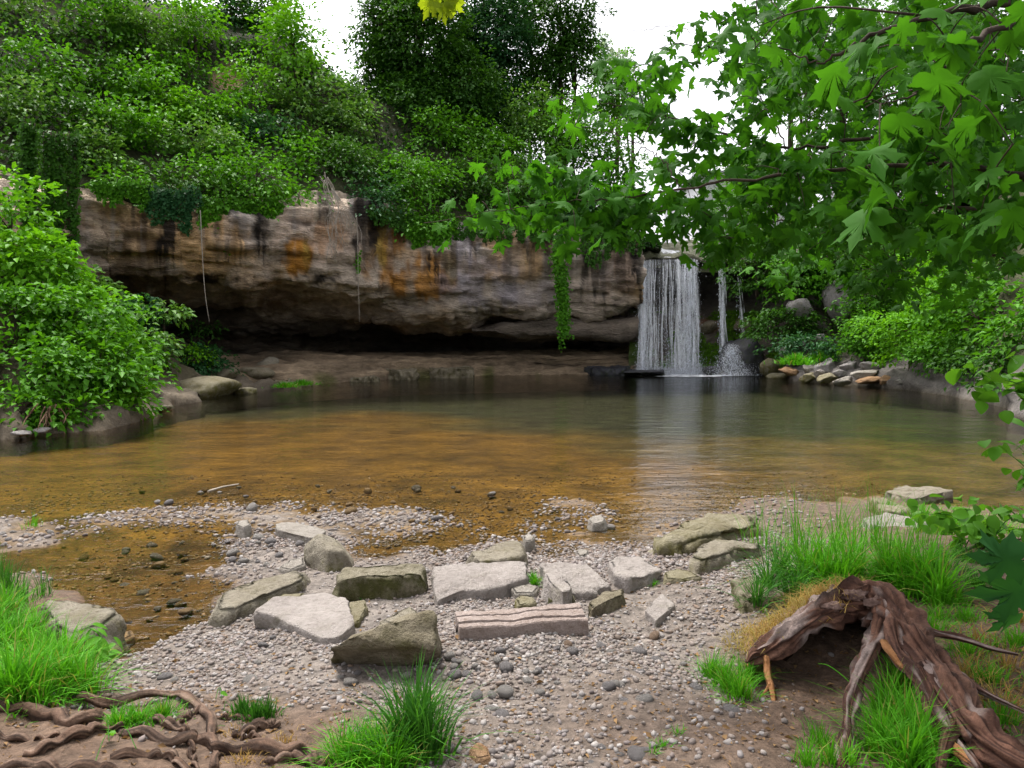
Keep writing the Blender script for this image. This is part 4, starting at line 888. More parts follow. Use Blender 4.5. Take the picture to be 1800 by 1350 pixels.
# ---- right bank
RG = 'bushes on the right bank'
for i, (u, v, ru, rv, Y, mt, L, lab) in enumerate([
 (1655, 520, 60, 75, 23.5, 'leaf_bright', .12, 'bright lit bush in the middle of the right bank'),
 (1600, 590, 62, 45, 22.8, 'leaf_bright', .11, 'low bright bush below the tall lit bush of the right bank'),
 (1730, 560, 80, 80, 21.0, 'leaf_mid', .12, 'full green bush at the right edge above the grey rock shelf'),
 (1790, 470, 70, 80, 22.0, 'leaf_grey', .13, 'greyish bush behind the maple leaves at the right edge'),
 (1690, 440, 70, 50, 25.5, 'leaf_mid', .13, 'green bush high on the right bank'),
 (1545, 500, 50, 65, 26.5, 'leaf_dark', .13, 'dark bush left of the tall lit bush of the right bank'),
 (1600, 440, 60, 50, 27.0, 'leaf_mid', .13, 'mid green bush under the grey roof on the right'),
 (1480, 470, 60, 45, 29.0, 'leaf_mid', .13, 'bush growing over the grey rock right of the falls'),
 (1400, 485, 55, 40, 29.4, 'leaf_mid', .13, 'bush above the rock face between the falls and the right bank'),
 (1330, 470, 45, 40, 30.6, 'leaf_dark', .12, 'dark bush directly above the right hand trickle'),
 (1285, 375, 62, 40, 37.0, 'leaf_mid', .14, 'leafy bush in front of the pale siding wall above the falls'),
 (1340, 430, 60, 36, 33.0, 'leaf_grey', .14, 'light green bush by the concrete weir above the falls'),
 (1440, 420, 70, 40, 33.0, 'leaf_dark', .14, 'dark bush on the terrace in front of the building'),
 (1385, 570, 55, 35, 28.6, 'leaf_dark', .11, 'dark bush below the grey rock right of the wet boulder'),
 (1420, 605, 50, 20, 26.9, 'leaf_blue', .10, 'low blue green plants behind the rock pile'),
 (1520, 595, 45, 28, 25.4, 'leaf_mid', .10, 'low green plants above the rock pile on the right'),
 (1770, 640, 50, 40, 18.0, 'leaf_dark', .11, 'dark low bush above the grey shelf at the right edge'),
 (1530, 560, 45, 36, 26.0, 'leaf_mid', .11, 'small green bush between the rocks and the bright bush'),
 (1650, 620, 50, 24, 21.6, 'leaf_mid', .10, 'low green bush hanging over the grey shelf on the right bank'),
 (1710, 632, 45, 26, 20.2, 'leaf_dark', .11, 'dark low bush on the grey shelf below the full green bush'),
 (1900, 560, 110, 130, 17.0, 'leaf_mid', .13, 'big green bush just past the right edge of the picture'),
 ]):
    plant('bush', 'bush', lab, u, v, ru*1.05, rv*1.08, Y, mt, L, cov=4.2, seed=800+i, group=RG, spray=.32, depthr=.9, low=-.95)
# tall backdrop trees behind the maple on the right
for i, (u, v, ru, rv, Y, mt, lab) in enumerate([
 (1330, 300, 60, 70, 44, 'leaf_grey', 'grey green tree in front of the pale building behind the maple leaves'),
 (1480, 120, 130, 150, 46, 'leaf_mid', 'large green tree behind the maple leaves in the upper right'),
 (1720, 190, 160, 200, 40, 'leaf_dark', 'large dark tree behind the maple in the top right corner'),
 (1620, 60, 110, 90, 50, 'leaf_mid', 'tall green tree at the top edge right of centre behind the maple'),
 (1560, 290, 110, 110, 47, 'leaf_dark', 'dark tree below the tall green tree, beside the sloping grey roof'),
 (1390, 60, 60, 70, 52, 'leaf_mid', 'tree top at the right side of the right sky gap')]):
    bigtree(lab, u, v, ru, rv, Y, mt, .24, .25, 900+i, (), base_v=430, cov=1.9)
# moss and ferns on the rock under the falls
mb = MB(); ok = (u3 > 1125) & (u3 < 1400) & (v3 > 548) & (v3 < 645); I = np.argwhere(ok); I = I[rng.integers(0, len(I), 17000)]
P = G3[I[:, 0], I[:, 1]]; nn = N3[I[:, 0], I[:, 1]]; kp = fbm(P*np.array([.8, .8, 1.4]), 4, 84) > -.12; P, nn = P[kp], nn[kp]; n = len(P)
P = P+nn*.03; D = norm(nn+rng.normal(size=(n, 3))*.6+np.array([0, 0, -.3])); LL = .11*(.6+.8*rng.random(n)); add_leaves(mb, P, D, norm(rng.normal(size=(n, 3))+np.array([0, -.4, 1])), LL, LL*.5)
tag(mb.build('moss', M['moss'], origin=(8, 31, 1)), kind='stuff')
# ================================================================== stones
def resample(P, n):
    P = np.asarray(P, float); Q = np.concatenate([P, P[:1]]); d = np.linalg.norm(np.diff(Q, axis=0), axis=1); s = np.concatenate([[0], np.cumsum(d)])
    t = np.linspace(0, s[-1], n, endpoint=False)
    R = np.stack([np.interp(t, s, Q[:, k]) for k in range(P.shape[1])], 1)
    return 0.7*R + 0.15*np.roll(R, 1, 0)+0.15*np.roll(R, -1, 0)
def slab(label, top, z, mat, zs=None, W3=None, flare=.03, bev=.012, rough=.02, n=88, seed=None, name='stone', group='stones lying along the shore', dome=.0, sink=.04, under=0.0, cat='stone', zg=None):
    """a stone with the given top outline (pixels), standing on the ground"""
    if W3 is None:
        top = np.asarray(top, float); seed = seed if seed is not None else int(top[0, 0]*7+top[0, 1])
        zz_ = np.full(len(top), z, float) if zs is None else z+np.asarray(zs, float)
        W3 = ong(top[:, 0], top[:, 1], zz_)
    R = resample(W3, n); c = R.mean(0); zg = gz(c[0], c[1]) if zg is None else zg
    size = np.ptp(R[:, :2], axis=0).max(); rough = rough*min(1.5, max(.5, size/.5))
    dirv = R-c; dirv[:, 2] = 0; dl = np.linalg.norm(dirv, axis=1, keepdims=True)
    out = dirv/np.maximum(dl, 1e-6)
    wob = (fbm(np.stack([R[:, 0]*5, R[:, 1]*5, 0*R[:, 0]], 1), 3, seed))[:, None]
    rows = []
    zb = zg-sink
    for f, fl in ((0, flare*1.0-under), (.25, flare*.85), (.5, flare*.55), (.78, flare*.2)):
        r = R + out*(fl + .5*flare*wob*(1-f)); r = r.copy(); r[:, 2] = zb + (R[:, 2]-bev*1.6-zb)*f; rows.append(r)
    r = R.copy(); r[:, 2] -= bev*1.2; rows.append(r)
    r = R - out*bev*.5; r[:, 2] = R[:, 2]-bev*.25; rows.append(r)
    r = R - out*bev*1.8; rows.append(r)
    for k in (.86, .7, .52, .34, .16):
        r = c + (R-c)*k; r = r.copy(); r[:, 2] += dome*(1-k*k); rows.append(r)
    V = np.stack(rows); N_ = gnormals(np.concatenate([V, V[:, :1]], 1))[:, :-1]
    if (N_[2]*out).sum() < 0: N_ = -N_
    d = fbm(V*7, 5, seed)*rough + (np.abs(fbm(V*np.array([4, 4, 9]), 3, seed+5))-.35)*rough*.9 - rough*.9*smooth(.25, .6, fbm(V*13, 3, seed+11))
    w = np.ones(len(rows)); w[6:] = .55; V = V + N_*(d*w[:, None])[..., None]
    cc = V[-1].mean(0)
    mb = MB(); m_ = len(rows)
    mb.add(np.concatenate([V.reshape(-1, 3), cc[None]]), [grid_faces(m_, n, True), np.stack([(m_-1)*n+np.arange(n), (m_-1)*n+(np.arange(n)+1) % n, np.full(n, m_*n)], 1)])
    o = mb.build(name, M[mat], origin=(c[0], c[1], zg)); return tag(o, label, cat, group)
def ico(sub=2):
    import bmesh
    bm = bmesh.new(); bmesh.ops.create_icosphere(bm, subdivisions=sub, radius=1.0)
    V = np.array([v.co[:] for v in bm.verts]); Fc = np.array([[v.index for v in f.verts] for f in bm.faces]); bm.free(); return V, Fc
def hullstone(label, pts, mat, rough=.012, seed=3, name='stone', group='stones lying along the shore', sub=4, cat='stone', smoothk=1):
    """an angular stone: convex hull of world points, subdivided and roughened"""
    import bmesh
    bm = bmesh.new()
    for p in pts: bm.verts.new(p)
    bmesh.ops.convex_hull(bm, input=bm.verts[:]); 
    loose = [v for v in bm.verts if not v.link_faces]
    if loose: bmesh.ops.delete(bm, geom=loose, context='VERTS')
    bmesh.ops.bevel(bm, geom=bm.edges[:], offset=.010, segments=1, affect='EDGES', profile=.6)
    bmesh.ops.triangulate(bm, faces=bm.faces[:])
    for k in range(sub-1):
        el = [e for e in bm.edges if e.calc_length() > .03]
        if not el: break
        bmesh.ops.subdivide_edges(bm, edges=el, cuts=1, use_grid_fill=False); bmesh.ops.triangulate(bm, faces=bm.faces[:])
    bmesh.ops.recalc_face_normals(bm, faces=bm.faces[:]); bm.normal_update()
    V = np.array([v.co[:] for v in bm.verts]); N_ = np.array([v.normal[:] for v in bm.verts]); Fc = np.array([[v.index for v in f.verts] for f in bm.faces]); bm.free()
    V = V+N_*(fbm(V*6, 4, seed)*rough+fbm(V*16, 3, seed+2)*rough*.5)[:, None]
    c = V.mean(0); c[2] = V[:, 2].min()
    mb = MB(); mb.add(V, Fc); o = mb.build(name, M[mat], origin=c, smoothed=True); return tag(o, label, cat, group)
IC1, IF1 = ico(1); IC2, IF2 = ico(2); IC3, IF3 = ico(3); IC4, IF4 = ico(4)
def boulder(label, u, v, ru, rv, Y, mat, seed, name='boulder', group=None, flat=1.0, ang=.6, cat='rock', sub=3, rot=0.0):
    c = at(u, v, Y); s = Y/F; V, Fc = (IC3, IF3) if sub == 3 else (IC4, IF4)
    d = norm(V); r0 = np.random.default_rng(seed)
    pl = norm(r0.normal(size=(13, 3))); h = .5+.38*r0.random(13)
    lim = (h[None]/np.maximum(d@pl.T, 1e-3)).min(1); k = np.minimum(1.0, lim)*ang+(1-ang)
    W_ = d*k[:, None]; W_ = W_*(1+.10*fbm(W_*2.2, 4, seed)+.04*fbm(W_*6, 3, seed+1))[:, None]
    W_ = W_*np.array([ru*s, (ru+rv)*.5*s*flat, rv*s])
    ca, sa = math.cos(rot), math.sin(rot); W_ = np.stack([W_[:, 0]*ca-W_[:, 2]*sa, W_[:, 1], W_[:, 0]*sa+W_[:, 2]*ca], 1)
    mb = MB(); mb.add(W_+c, Fc); o = mb.build(name, M[mat], origin=c-np.array([0, 0, rv*s])); return tag(o, label, cat, group)
# ---- the row of stones by the near shore
slab('pale flat slab lying on the gravel bar just behind the upright wedge block', [(483, 920), (505, 916), (556, 924), (574, 932), (568, 937), (548, 946), (488, 931)], .085, 'st_pale', flare=.0, rough=.008, bev=.006)
def wp(u, v, z=None, Y=None): return ong(u, v, z) if z is not None else at(u, v, Y)
Yw = 5.35
hullstone('upright angular wedge block with a mossy tan left side behind the stone row',
  [at(562, 938, Yw), at(590, 945, Yw+.05), at(537, 955, Yw+.05), at(534, 985, Yw-.02), at(548, 1012, Yw-.12), at(574, 1030, Yw-.28), at(578, 966, Yw-.22), at(620, 985, Yw+.02), at(622, 1004, Yw-.1), at(604, 970, Yw-.16), at(600, 1030, Yw-.2), at(562, 1030, Yw+.35), at(612, 1020, Yw+.3), at(540, 1015, Yw+.3), at(600, 952, Yw+.3)], 'st_tan', seed=5)
slab('long slender pale stone like a log, pointing from the wedge block down to the left', [(370, 1068), (382, 1044), (430, 1025), (480, 1010), (520, 1000), (543, 1008), (541, 1019), (490, 1040), (430, 1064), (396, 1082), (374, 1082)], .125, 'st_tan', flare=.015, bev=.04, rough=.015, dome=.012)
slab('dark mossy oblong block between the wedge block and the long pale slab', [(604, 994), (680, 992), (745, 990), (749, 1006), (700, 1014), (640, 1013), (596, 1020), (588, 1008)], .215, 'st_moss', flare=.035, bev=.02, rough=.022)
slab('pink flat slab propped on the gravel in front of the stone row', [(443, 1073), (479, 1048), (529, 1047), (570, 1038), (613, 1052), (625, 1094), (600, 1118), (568, 1123), (534, 1107), (501, 1091), (473, 1079)], .165, 'st_pink', flare=.0, bev=.008, rough=.008, under=.03, zs=[.0, .0, .0, .01, .02, .02, .0, -.01, -.01, -.01, .0])
slab('yellowish stone piece wedged at the right edge of the pink slab', [(616, 1060), (640, 1056), (646, 1066), (632, 1092), (612, 1098)], .13, 'st_yellow', flare=.01, rough=.012)
slab('thin yellow stone sheet behind the pink slab', [(470, 1052), (500, 1042), (535, 1042), (530, 1056), (480, 1062)], .12, 'st_yellow', flare=.01, rough=.01)
zf = .13
tri = [(576, 1141, .30), (612, 1118, .36), (673, 1094, .40), (757, 1071, .43), (767, 1076, .42), (773, 1144, .28), (648, 1128, .32), (737, 1124, .33), (600, 1142, .28)]
P_ = [ong(u, v, z) for u, v, z in tri]
P_ += [ong(u, v, .10) for u, v in ((580, 1172), (632, 1178), (701, 1180), (768, 1164), (776, 1150), (640, 1120), (755, 1110))]
hullstone('big olive brown boulder with a slanting top, lowest and nearest of the stones', P_, 'st_olive', rough=.016, seed=9)
slab('small pale rock with a mossy corner behind the big slanting boulder', [(668, 1092), (700, 1072), (722, 1063), (736, 1072), (728, 1090), (700, 1104)], .17, 'st_tan', flare=.02, rough=.02)
slab('long pale pinkish slab in the middle of the stone row', [(761, 994), (800, 989), (836, 987), (928, 986), (927, 1012), (893, 1028), (847, 1036), (815, 1036), (785, 1048), (770, 1055), (763, 1044)], .155, 'st_pink', flare=.01, bev=.012, rough=.012, zs=[.02, .02, .02, .02, .0, -.02, -.02, -.02, -.03, -.04, -.02])
slab('pale slab with a raised fold right of the grass tuft in the stone row', [(950, 990), (994, 985), (1032, 990), (1062, 1010), (1076, 1028), (1045, 1038), (1012, 1041), (985, 1034), (962, 1018)], .15, 'st_pink', flare=.01, bev=.012, rough=.02, zs=[.03, .02, .01, .0, -.02, -.02, -.02, .0, .03])
slab('small angular rock leaning on the folded pale slab beside the grass tuft', [(958, 1008), (978, 1000), (1000, 1020), (1006, 1038), (988, 1040), (962, 1022)], .2, 'st_pink', flare=.02, rough=.02)
slab('low mossy stone under the folded pale slab', [(960, 1034), (985, 1038), (1010, 1046), (1012, 1054), (975, 1056), (962, 1050)], .115, 'st_moss', flare=.01, rough=.012)
slab('rough pale stone standing in the shallow water behind the long slab', [(822, 968), (850, 960), (893, 948), (910, 945), (921, 950), (920, 974), (905, 982), (840, 984)], .14, 'st_tan', flare=.01, rough=.024)
slab('small stone perched on the right corner of the rough stone behind the long slab', [(918, 941), (930, 936), (941, 942), (936, 950), (922, 951)], .11, 'st_pale', flare=.004, rough=.008, n=30)
slab('pale slab with a split top between the folded slab and the mossy boulder', [(1068, 983), (1090, 974), (1125, 974), (1145, 988), (1166, 1000), (1138, 1010), (1104, 1016), (1080, 1008)], .17, 'st_pink', flare=.012, bev=.014, rough=.022)
slab('low mossy stone at the right of the split topped slab', [(1165, 1006), (1190, 998), (1215, 1004), (1233, 1014), (1200, 1019), (1170, 1018)], .13, 'st_yellow', flare=.02, rough=.02)
slab('big yellow green mossy boulder at the water edge on the right', [(1150, 945), (1195, 918), (1262, 901), (1325, 905), (1342, 925), (1290, 938), (1240, 948), (1195, 960), (1155, 960)], .17, 'st_yellow', flare=.05, bev=.05, rough=.03, dome=.03)
slab('smooth rounded tan stone leaning in front of the big mossy boulder', [(1207, 980), (1222, 962), (1255, 946), (1300, 950), (1345, 956), (1345, 966), (1300, 968), (1262, 980), (1225, 988)], .185, 'st_tan', flare=.04, bev=.05, rough=.02, dome=.02)
slab('narrow dark olive wedge stone right of the grooved block', [(1030, 1062), (1060, 1040), (1097, 1031), (1100, 1044), (1072, 1056), (1040, 1070)], .165, 'st_olive', flare=.02, bev=.02, rough=.02)
slab('small pink slab lying alone on the gravel at the right', [(1132, 1072), (1164, 1042), (1187, 1062), (1154, 1091)], .15, 'st_pink', flare=.0, bev=.006, rough=.006, n=40)
slab('flat yellowish stone half hidden behind the grooved block', [(905, 1052), (915, 1046), (938, 1048), (944, 1060), (910, 1064)], .13, 'st_yellow', flare=.01, rough=.012, n=36)
slab('broad pale boulder on the left shore next to the tall grass', [(68, 1062), (78, 1052), (104, 1051), (150, 1058), (200, 1066), (217, 1078), (190, 1096), (158, 1112), (128, 1122), (98, 1106)], .19, 'st_tan', flare=.02, bev=.03, rough=.02, dome=.015)
slab('flat grey stone lying in the shallow channel below the broad left boulder', [(138, 1130), (180, 1112), (232, 1108), (236, 1116), (200, 1134), (160, 1146)], .02, 'st_brownwet', flare=.01, rough=.012, zg=-.07)
slab('flat stone slab rising from the water at the far right of the near shore', [(1555, 863), (1587, 853), (1632, 855), (1676, 861), (1640, 868), (1608, 876)], .075, 'st_tan', flare=.01, rough=.016, zg=-.15)
slab('yellow mossy block behind the tall grass on the right shore', [(1534, 876), (1552, 871), (1588, 884), (1601, 893), (1580, 898), (1550, 896)], .17, 'st_yellow', flare=.03, rough=.025)
slab('pale stone half hidden in the grass right of the yellow mossy block', [(1515, 910), (1560, 902), (1622, 908), (1628, 922), (1590, 930), (1530, 922)], .15, 'st_pale', flare=.02, rough=.02)
slab('mossy grey stone in the grass at the left foot of the tree stump mound', [(1285, 1022), (1320, 1006), (1375, 1008), (1392, 1030), (1370, 1046), (1310, 1050)], .24, 'st_moss', flare=.04, rough=.03)
slab('pale stone under the grass blades right of the rounded tan stone', [(1330, 992), (1370, 985), (1420, 990), (1425, 1004), (1380, 1012), (1335, 1006)], .22, 'st_pale', flare=.02, rough=.02)
slab('small pale stone lying left of the wedge block', [(489, 998), (512, 982), (534, 978), (536, 992), (510, 1002)], .07, 'st_pale', flare=.01, rough=.01, n=36)
slab('white stone sticking up alone from the gravel bar at the left', [(412, 922), (420, 913), (436, 912), (442, 922), (430, 927)], .1, 'st_pale', flare=.02, rough=.016, n=36)
slab('white stone standing in the shallows behind the folded pale slab', [(1033, 914), (1042, 906), (1056, 904), (1066, 912), (1060, 918), (1040, 920)], .07, 'st_pale', flare=.03, rough=.016, n=36, zg=-.03)
slab('flat pale stone in the shallows right in front of the folded slab', [(1010, 970), (1018, 964), (1034, 966), (1036, 973), (1018, 977)], .03, 'st_pale', flare=.01, rough=.008, n=36, zg=-.04)
slab('tan rock at the bottom edge right of the tall grass tuft', [(825, 1316), (840, 1304), (858, 1312), (862, 1330), (838, 1334)], .25, 'st_orange', flare=.02, rough=.015, n=36)
# ---- the grooved block: an old cut stone with two steps along its top
A, B, Cc, D_ = ong(801, 1074, .235), ong(1018, 1059, .235), ong(1033, 1086, .225), ong(806, 1103, .225)
ax = norm((B-A+Cc-D_)*np.array([1, 1, 0])); Ln = .5*(np.linalg.norm(B-A)+np.linalg.norm(Cc-D_)); dp = norm(np.cross(np.array([0, 0, 1.]), ax))
wd = .5*(np.linalg.norm((D_-A)[:2])+np.linalg.norm((Cc-B)[:2])); cen = (A+B+Cc+D_)/4
zb = gz(cen[0], cen[1])-.03; zt_ = .235
prof = [(0, zb), (0, zt_-.012), (.006, zt_-.004), (.30, zt_), (.33, zt_-.002), (.345, zt_-.014), (.38, zt_-.015), (.395, zt_-.004), (.72, zt_-.006), (.735, zt_-.018), (.78, zt_-.020), (.795, zt_-.014), (.975, zt_-.018), (1.0, zt_-.026), (1.0, zb+.06), (1.0, zb)]
prof = np.array([(a if 1 else 0, b) for a, b in prof]); pr = []
for i in range(len(prof)-1):
    for f in np.linspace(0, 1, 5)[:-1]: pr.append(prof[i]*(1-f)+prof[i+1]*f)
pr = np.array(pr+[prof[-1]]); sx = np.linspace(-.5, .5, 90)
Gb = cen[None, None]*np.array([1, 1, 0]) + ax*sx[None, :, None]*Ln + (-dp)*((pr[:, 0]-.5)*wd)[:, None, None] + np.array([0, 0, 1.])*pr[:, 1][:, None, None]
if ((-dp)[1] > 0): Gb = cen[None, None]*np.array([1, 1, 0]) + ax*sx[None, :, None]*Ln + dp*((pr[:, 0]-.5)*wd)[:, None, None] + np.array([0, 0, 1.])*pr[:, 1][:, None, None]
Gb = Gb + (fbm(Gb*9, 4, 77)*.006+fbm(Gb*40, 2, 78)*.0015)[..., None]*np.array([.3, .6, 1])
mb = MB(); nr_ = len(pr); mb.add(Gb, grid_faces(nr_, 90))
for cidx in (0, 89):
    e_ = Gb[:, cidx]; mb.add(np.concatenate([e_, e_.mean(0)[None]]), np.stack([np.arange(nr_-1), np.arange(1, nr_), np.full(nr_-1, nr_)], 1))
t = NT('cut block'); t = None
M['st_block'] = stone_mat('cut sandstone block', (0.235, 0.185, 0.16), (0.32, 0.265, 0.24), (0.13, 0.09, 0.065), 0.0, scale=9, grain=.4)
tag(mb.build('cut_stone_block', M['st_block'], origin=(cen[0], cen[1], zb), smoothed=False), 'long cut stone block with two grooves along its top, lying on the gravel', 'stone block')
slab('small flat slab leaning behind the grooved block and left of the mossy stone', [(895, 1030), (925, 1020), (950, 1030), (940, 1042), (905, 1044)], .11, 'st_pale', flare=.01, rough=.014, n=40)
# ---- loose cobbles one by one
M['cb_pale'] = stone_mat('pale cobble', (0.27, 0.25, 0.23), (0.38, 0.355, 0.33), (0.17, 0.15, 0.13), 0, scale=30)
M['cb_grey'] = stone_mat('grey cobble', (0.20, 0.185, 0.18), (0.29, 0.27, 0.265), (0.12, 0.105, 0.10), 0, scale=30)
M['cb_rust'] = stone_mat('rusty cobble', (0.24, 0.16, 0.11), (0.33, 0.24, 0.17), (0.14, 0.09, 0.06), 0, scale=30)
cob = []
for k in range(4):
    d = norm(IC2); r0 = np.random.default_rng(40+k); V = d*np.array([1, .72+.2*r0.random(), .5+.12*r0.random()]); V = V*(1+.13*fbm(d*1.6+k*9, 3, k))[:, None]
    mb = MB(); mb.add(V, IF2)
    cob.append([mb.mesh('cobble', M[q], True) for q in ('cb_pale', 'cb_grey', 'cb_rust', 'st_brownwet')])
COB = []
def cobbles(n, poly, lab, group, smin, smax, mats, emb=.25):
    poly = np.asarray(poly, float); u0, v0 = poly.min(0); u1, v1 = poly.max(0); made = 0
    while made < n:
        u, v = rng.uniform(u0, u1), rng.uniform(v0, v1); ins = False; j = len(poly)-1
        for i in range(len(poly)):
            if (poly[i, 1] > v) != (poly[j, 1] > v) and u < (poly[j, 0]-poly[i, 0])*(v-poly[i, 1])/(poly[j, 1]-poly[i, 1])+poly[i, 0]: ins = not ins
            j = i
        if not ins: continue
        p = ong(u, v, .08); z = gz(p[0], p[1]); p = ong(u, v, z); s = smin+(smax-smin)*rng.random()**2.2
        o = place('cobble', cob[rng.integers(4)][mats[rng.integers(len(mats))]], (p[0], p[1], z+s*emb), (rng.normal()*.25, rng.normal()*.25, rng.random()*6.3), (s, s, s))
        COB.append((o, p, s, lab, group)); made += 1
cobbles(40, [(240, 1190), (420, 1110), (800, 1140), (800, 1200), (560, 1260), (300, 1230)], 'loose pale cobble on the gravel left of the grooved block', 'cobbles on the left gravel', .018, .042, (0, 0, 1))
cobbles(45, [(790, 1130), (1040, 1110), (1240, 1110), (1240, 1200), (1000, 1215), (800, 1200)], 'loose rounded cobble on the gravel in front of the grooved block', 'cobbles in front of the grooved block', .018, .042, (0, 0, 1, 1, 0, 1, 2))
cobbles(40, [(820, 1215), (1240, 1205), (1380, 1300), (1380, 1345), (830, 1345)], 'loose cobble on the bare earth at the bottom edge', 'cobbles on the bare earth', .018, .05, (0, 1, 1, 1, 0, 2))
cobbles(36, [(350, 960), (480, 925), (830, 900), (800, 950), (560, 960), (420, 1020)], 'wet pebble stone on the gravel bar behind the stone row', 'stones on the gravel bar', .025, .055, (0, 1, 3))
cobbles(30, [(120, 980), (330, 950), (340, 1080), (230, 1130), (200, 1040)], 'stone breaking the surface of the brown channel on the left', 'stones in the left channel', .025, .06, (3, 3, 1), .1)
cobbles(32, [(80, 860), (760, 850), (1130, 920), (1000, 960), (850, 910), (300, 890)], 'stone showing above the shallow amber water', 'stones in the shallow water', .03, .07, (3, 1, 0), .2)
cobbles(16, [(0, 925), (90, 935), (150, 950), (60, 975), (0, 960)], 'stone on the gravel spit at the far left', 'stones on the left spit', .03, .06, (1, 0))
# ---- gravel and bed pebbles nobody could count
def pebbles(n, xr, yr, fn, smin, smax, pw=2.0, sub=1, emb=.2, flat=.6):
    x = rng.uniform(*xr, n*3); y = rng.uniform(*yr, n*3); z, g_, s_2 = ground_info(x, y)
    k = fn(x, y, z, g_, s_2) > rng.random(len(x)); x, y, z = x[k][:n], y[k][:n], z[k][:n]; n = len(x)
    V, Fc = (IC1, IF1) if sub == 1 else (IC2, IF2)
    V = norm(V); s = (smin+(smax-smin)*rng.random(n)**pw)
    ax_ = np.stack([.8+.5*rng.random(n), .6+.4*rng.random(n), flat*(.7+.6*rng.random(n))], 1)*s[:, None]
    jit_ = 1+.16*rng.normal(size=(n, len(V))); a = rng.random(n)*6.3; ti = rng.normal(size=n)*.35
    P = V[None]*jit_[..., None]*ax_[:, None]
    ca, sa = np.cos(ti)[:, None], np.sin(ti)[:, None]; P = np.stack([P[..., 0]*ca-P[..., 2]*sa, P[..., 1], P[..., 0]*sa+P[..., 2]*ca], -1)
    ca, sa = np.cos(a)[:, None], np.sin(a)[:, None]; P = np.stack([P[..., 0]*ca-P[..., 1]*sa, P[..., 0]*sa+P[..., 1]*ca, P[..., 2]], -1)
    P = P+np.stack([x, y, z+s*emb], 1)[:, None]
    mb = MB(); mb.add(P.reshape(-1, 3), (np.arange(n)[:, None, None]*len(V)+Fc[None]).reshape(-1, 3)); return mb
V20 = ico(1)
def ico0():
    import bmesh
    bm = bmesh.new(); bmesh.ops.create_icosphere(bm, subdivisions=1, radius=1.0); V = np.array([v.co[:] for v in bm.verts]); Fc = np.array([[v.index for v in f.verts] for f in bm.faces]); bm.free(); return V, Fc
patch = lambda x, y: np.clip(.75+.8*fbm(np.stack([x*1.3, y*1.3, 0*x], 1), 3, 55), .12, 1)
near = lambda x, y, z, g_, s_2: np.where(z > -.02, np.clip(g_*1.6-.12, 0, 1)*(1-.6*np.clip(s_2-.2, 0, 1))*patch(x, y), 0)*np.where(np.abs(x) < .75*y+.3, 1, 0)
tag(pebbles(26000, (-2.7, 2.5), (2.2, 6.1), near, .006, .019, 2.4).build('gravel', M['gravel'], origin=(0, 4, .1)), kind='stuff')
tag(pebbles(7500, (-6.5, 3.2), (5.0, 8.6), near, .010, .030, 2.2).build('gravel_bar', M['gravel'], origin=(-2, 7, 0)), kind='stuff')
wetf = lambda x, y, z, g_, s_2: np.where((z < -.008) & (z > -.22), patch(x, y), 0)*smooth(10.5, 6.5, y)*np.where(np.abs(x) < .75*y+.3, 1, 0)
tag(pebbles(13000, (-7.5, 4.5), (3.4, 10.5), wetf, .008, .026, 2.2, emb=.0).build('riverbed_pebbles', M['bedgravel'], origin=(-2, 7, 0)), kind='stuff')
# ---- rocks of the far banks
RP = 'rock pile at the right end of the pool'
for i, (u, v, ru, rv, mt, rot, lab) in enumerate([
 (1396, 636, 17, 9, 'st_pale', .1, 'pale flat rock at the left top of the rock pile'),
 (1424, 650, 16, 11, 'st_pale', .3, 'pale leaning rock at the left of the rock pile'),
 (1388, 655, 18, 8, 'st_orange', -.2, 'rusty low rock at the left end of the rock pile beside the wet moss'),
 (1452, 644, 25, 15, 'st_grey', .4, 'large grey block on top of the rock pile'),
 (1422, 664, 17, 9, 'st_yellow', .3, 'yellow brown wedge rock at the waterline under the leaning pale rock'),
 (1455, 664, 18, 10, 'st_yellow', .35, 'greenish wedge rock at the waterline in the middle of the rock pile'),
 (1440, 656, 10, 7, 'st_pink', .0, 'small pinkish rock wedged between the two yellowish wedge rocks'),
 (1484, 669, 17, 8, 'st_pale', .1, 'white knobbly rock at the waterline right of the greenish wedge'),
 (1494, 645, 20, 12, 'st_grey', .3, 'grey rock on top of the pile right of the large block'),
 (1518, 657, 26, 7, 'st_pale', .15, 'pale slanting slab in the right half of the rock pile'),
 (1528, 668, 26, 7, 'st_orange', .05, 'orange rock at the waterline below the pale slanting slab'),
 (1560, 668, 13, 8, 'st_orange', .2, 'orange brown rock near the right end of the pile'),
 (1583, 672, 14, 6, 'st_pale', -.1, 'pale rock at the right end of the pile by the grey shelf'),
 (1535, 644, 22, 8, 'st_grey', -.2, 'grey rock under the grass at the right of the pile'),
 (1478, 655, 12, 8, 'st_grey', .1, 'small grey rock between the large block and the top grey rock'),
 (1414, 600, 12, 8, 'st_grey', .1, 'small grey stone in the plants above the rock pile'),
 (1448, 598, 15, 10, 'st_grey', -.1, 'grey stone in the grass above the rock pile'),
 (1380, 620, 9, 9, 'st_grey', .0, 'small round grey stone between the wet boulder and the rock pile'),
 (1500, 600, 10, 8, 'st_grey', .0, 'lone grey stone among the plants right of the grey stone in the grass'),
 ]):
    Y = 26.3-(u-1390)*.0165+(660-v)*.035
    boulder(lab, u, v, ru*1.12, rv*1.2, Y, mt, 300+i, 'rock', RP, ang=1.0, rot=rot, sub=4)
boulder('grey lilac rock face sticking out of the plants right of the falls', 1408, 543, 26, 26, 28.6, 'st_grey', 331, 'rock', None, ang=.8)
boulder('tall grey rock outcrop under the maple leaves right of the falls', 1480, 530, 34, 42, 28.4, 'st_grey', 332, 'rock', None, ang=.8)
boulder('big dark wet dome of rock under the thin waterfall', 1308, 632, 46, 38, 30.6, 'st_wet', 335, 'boulder', None, ang=.6, sub=4)
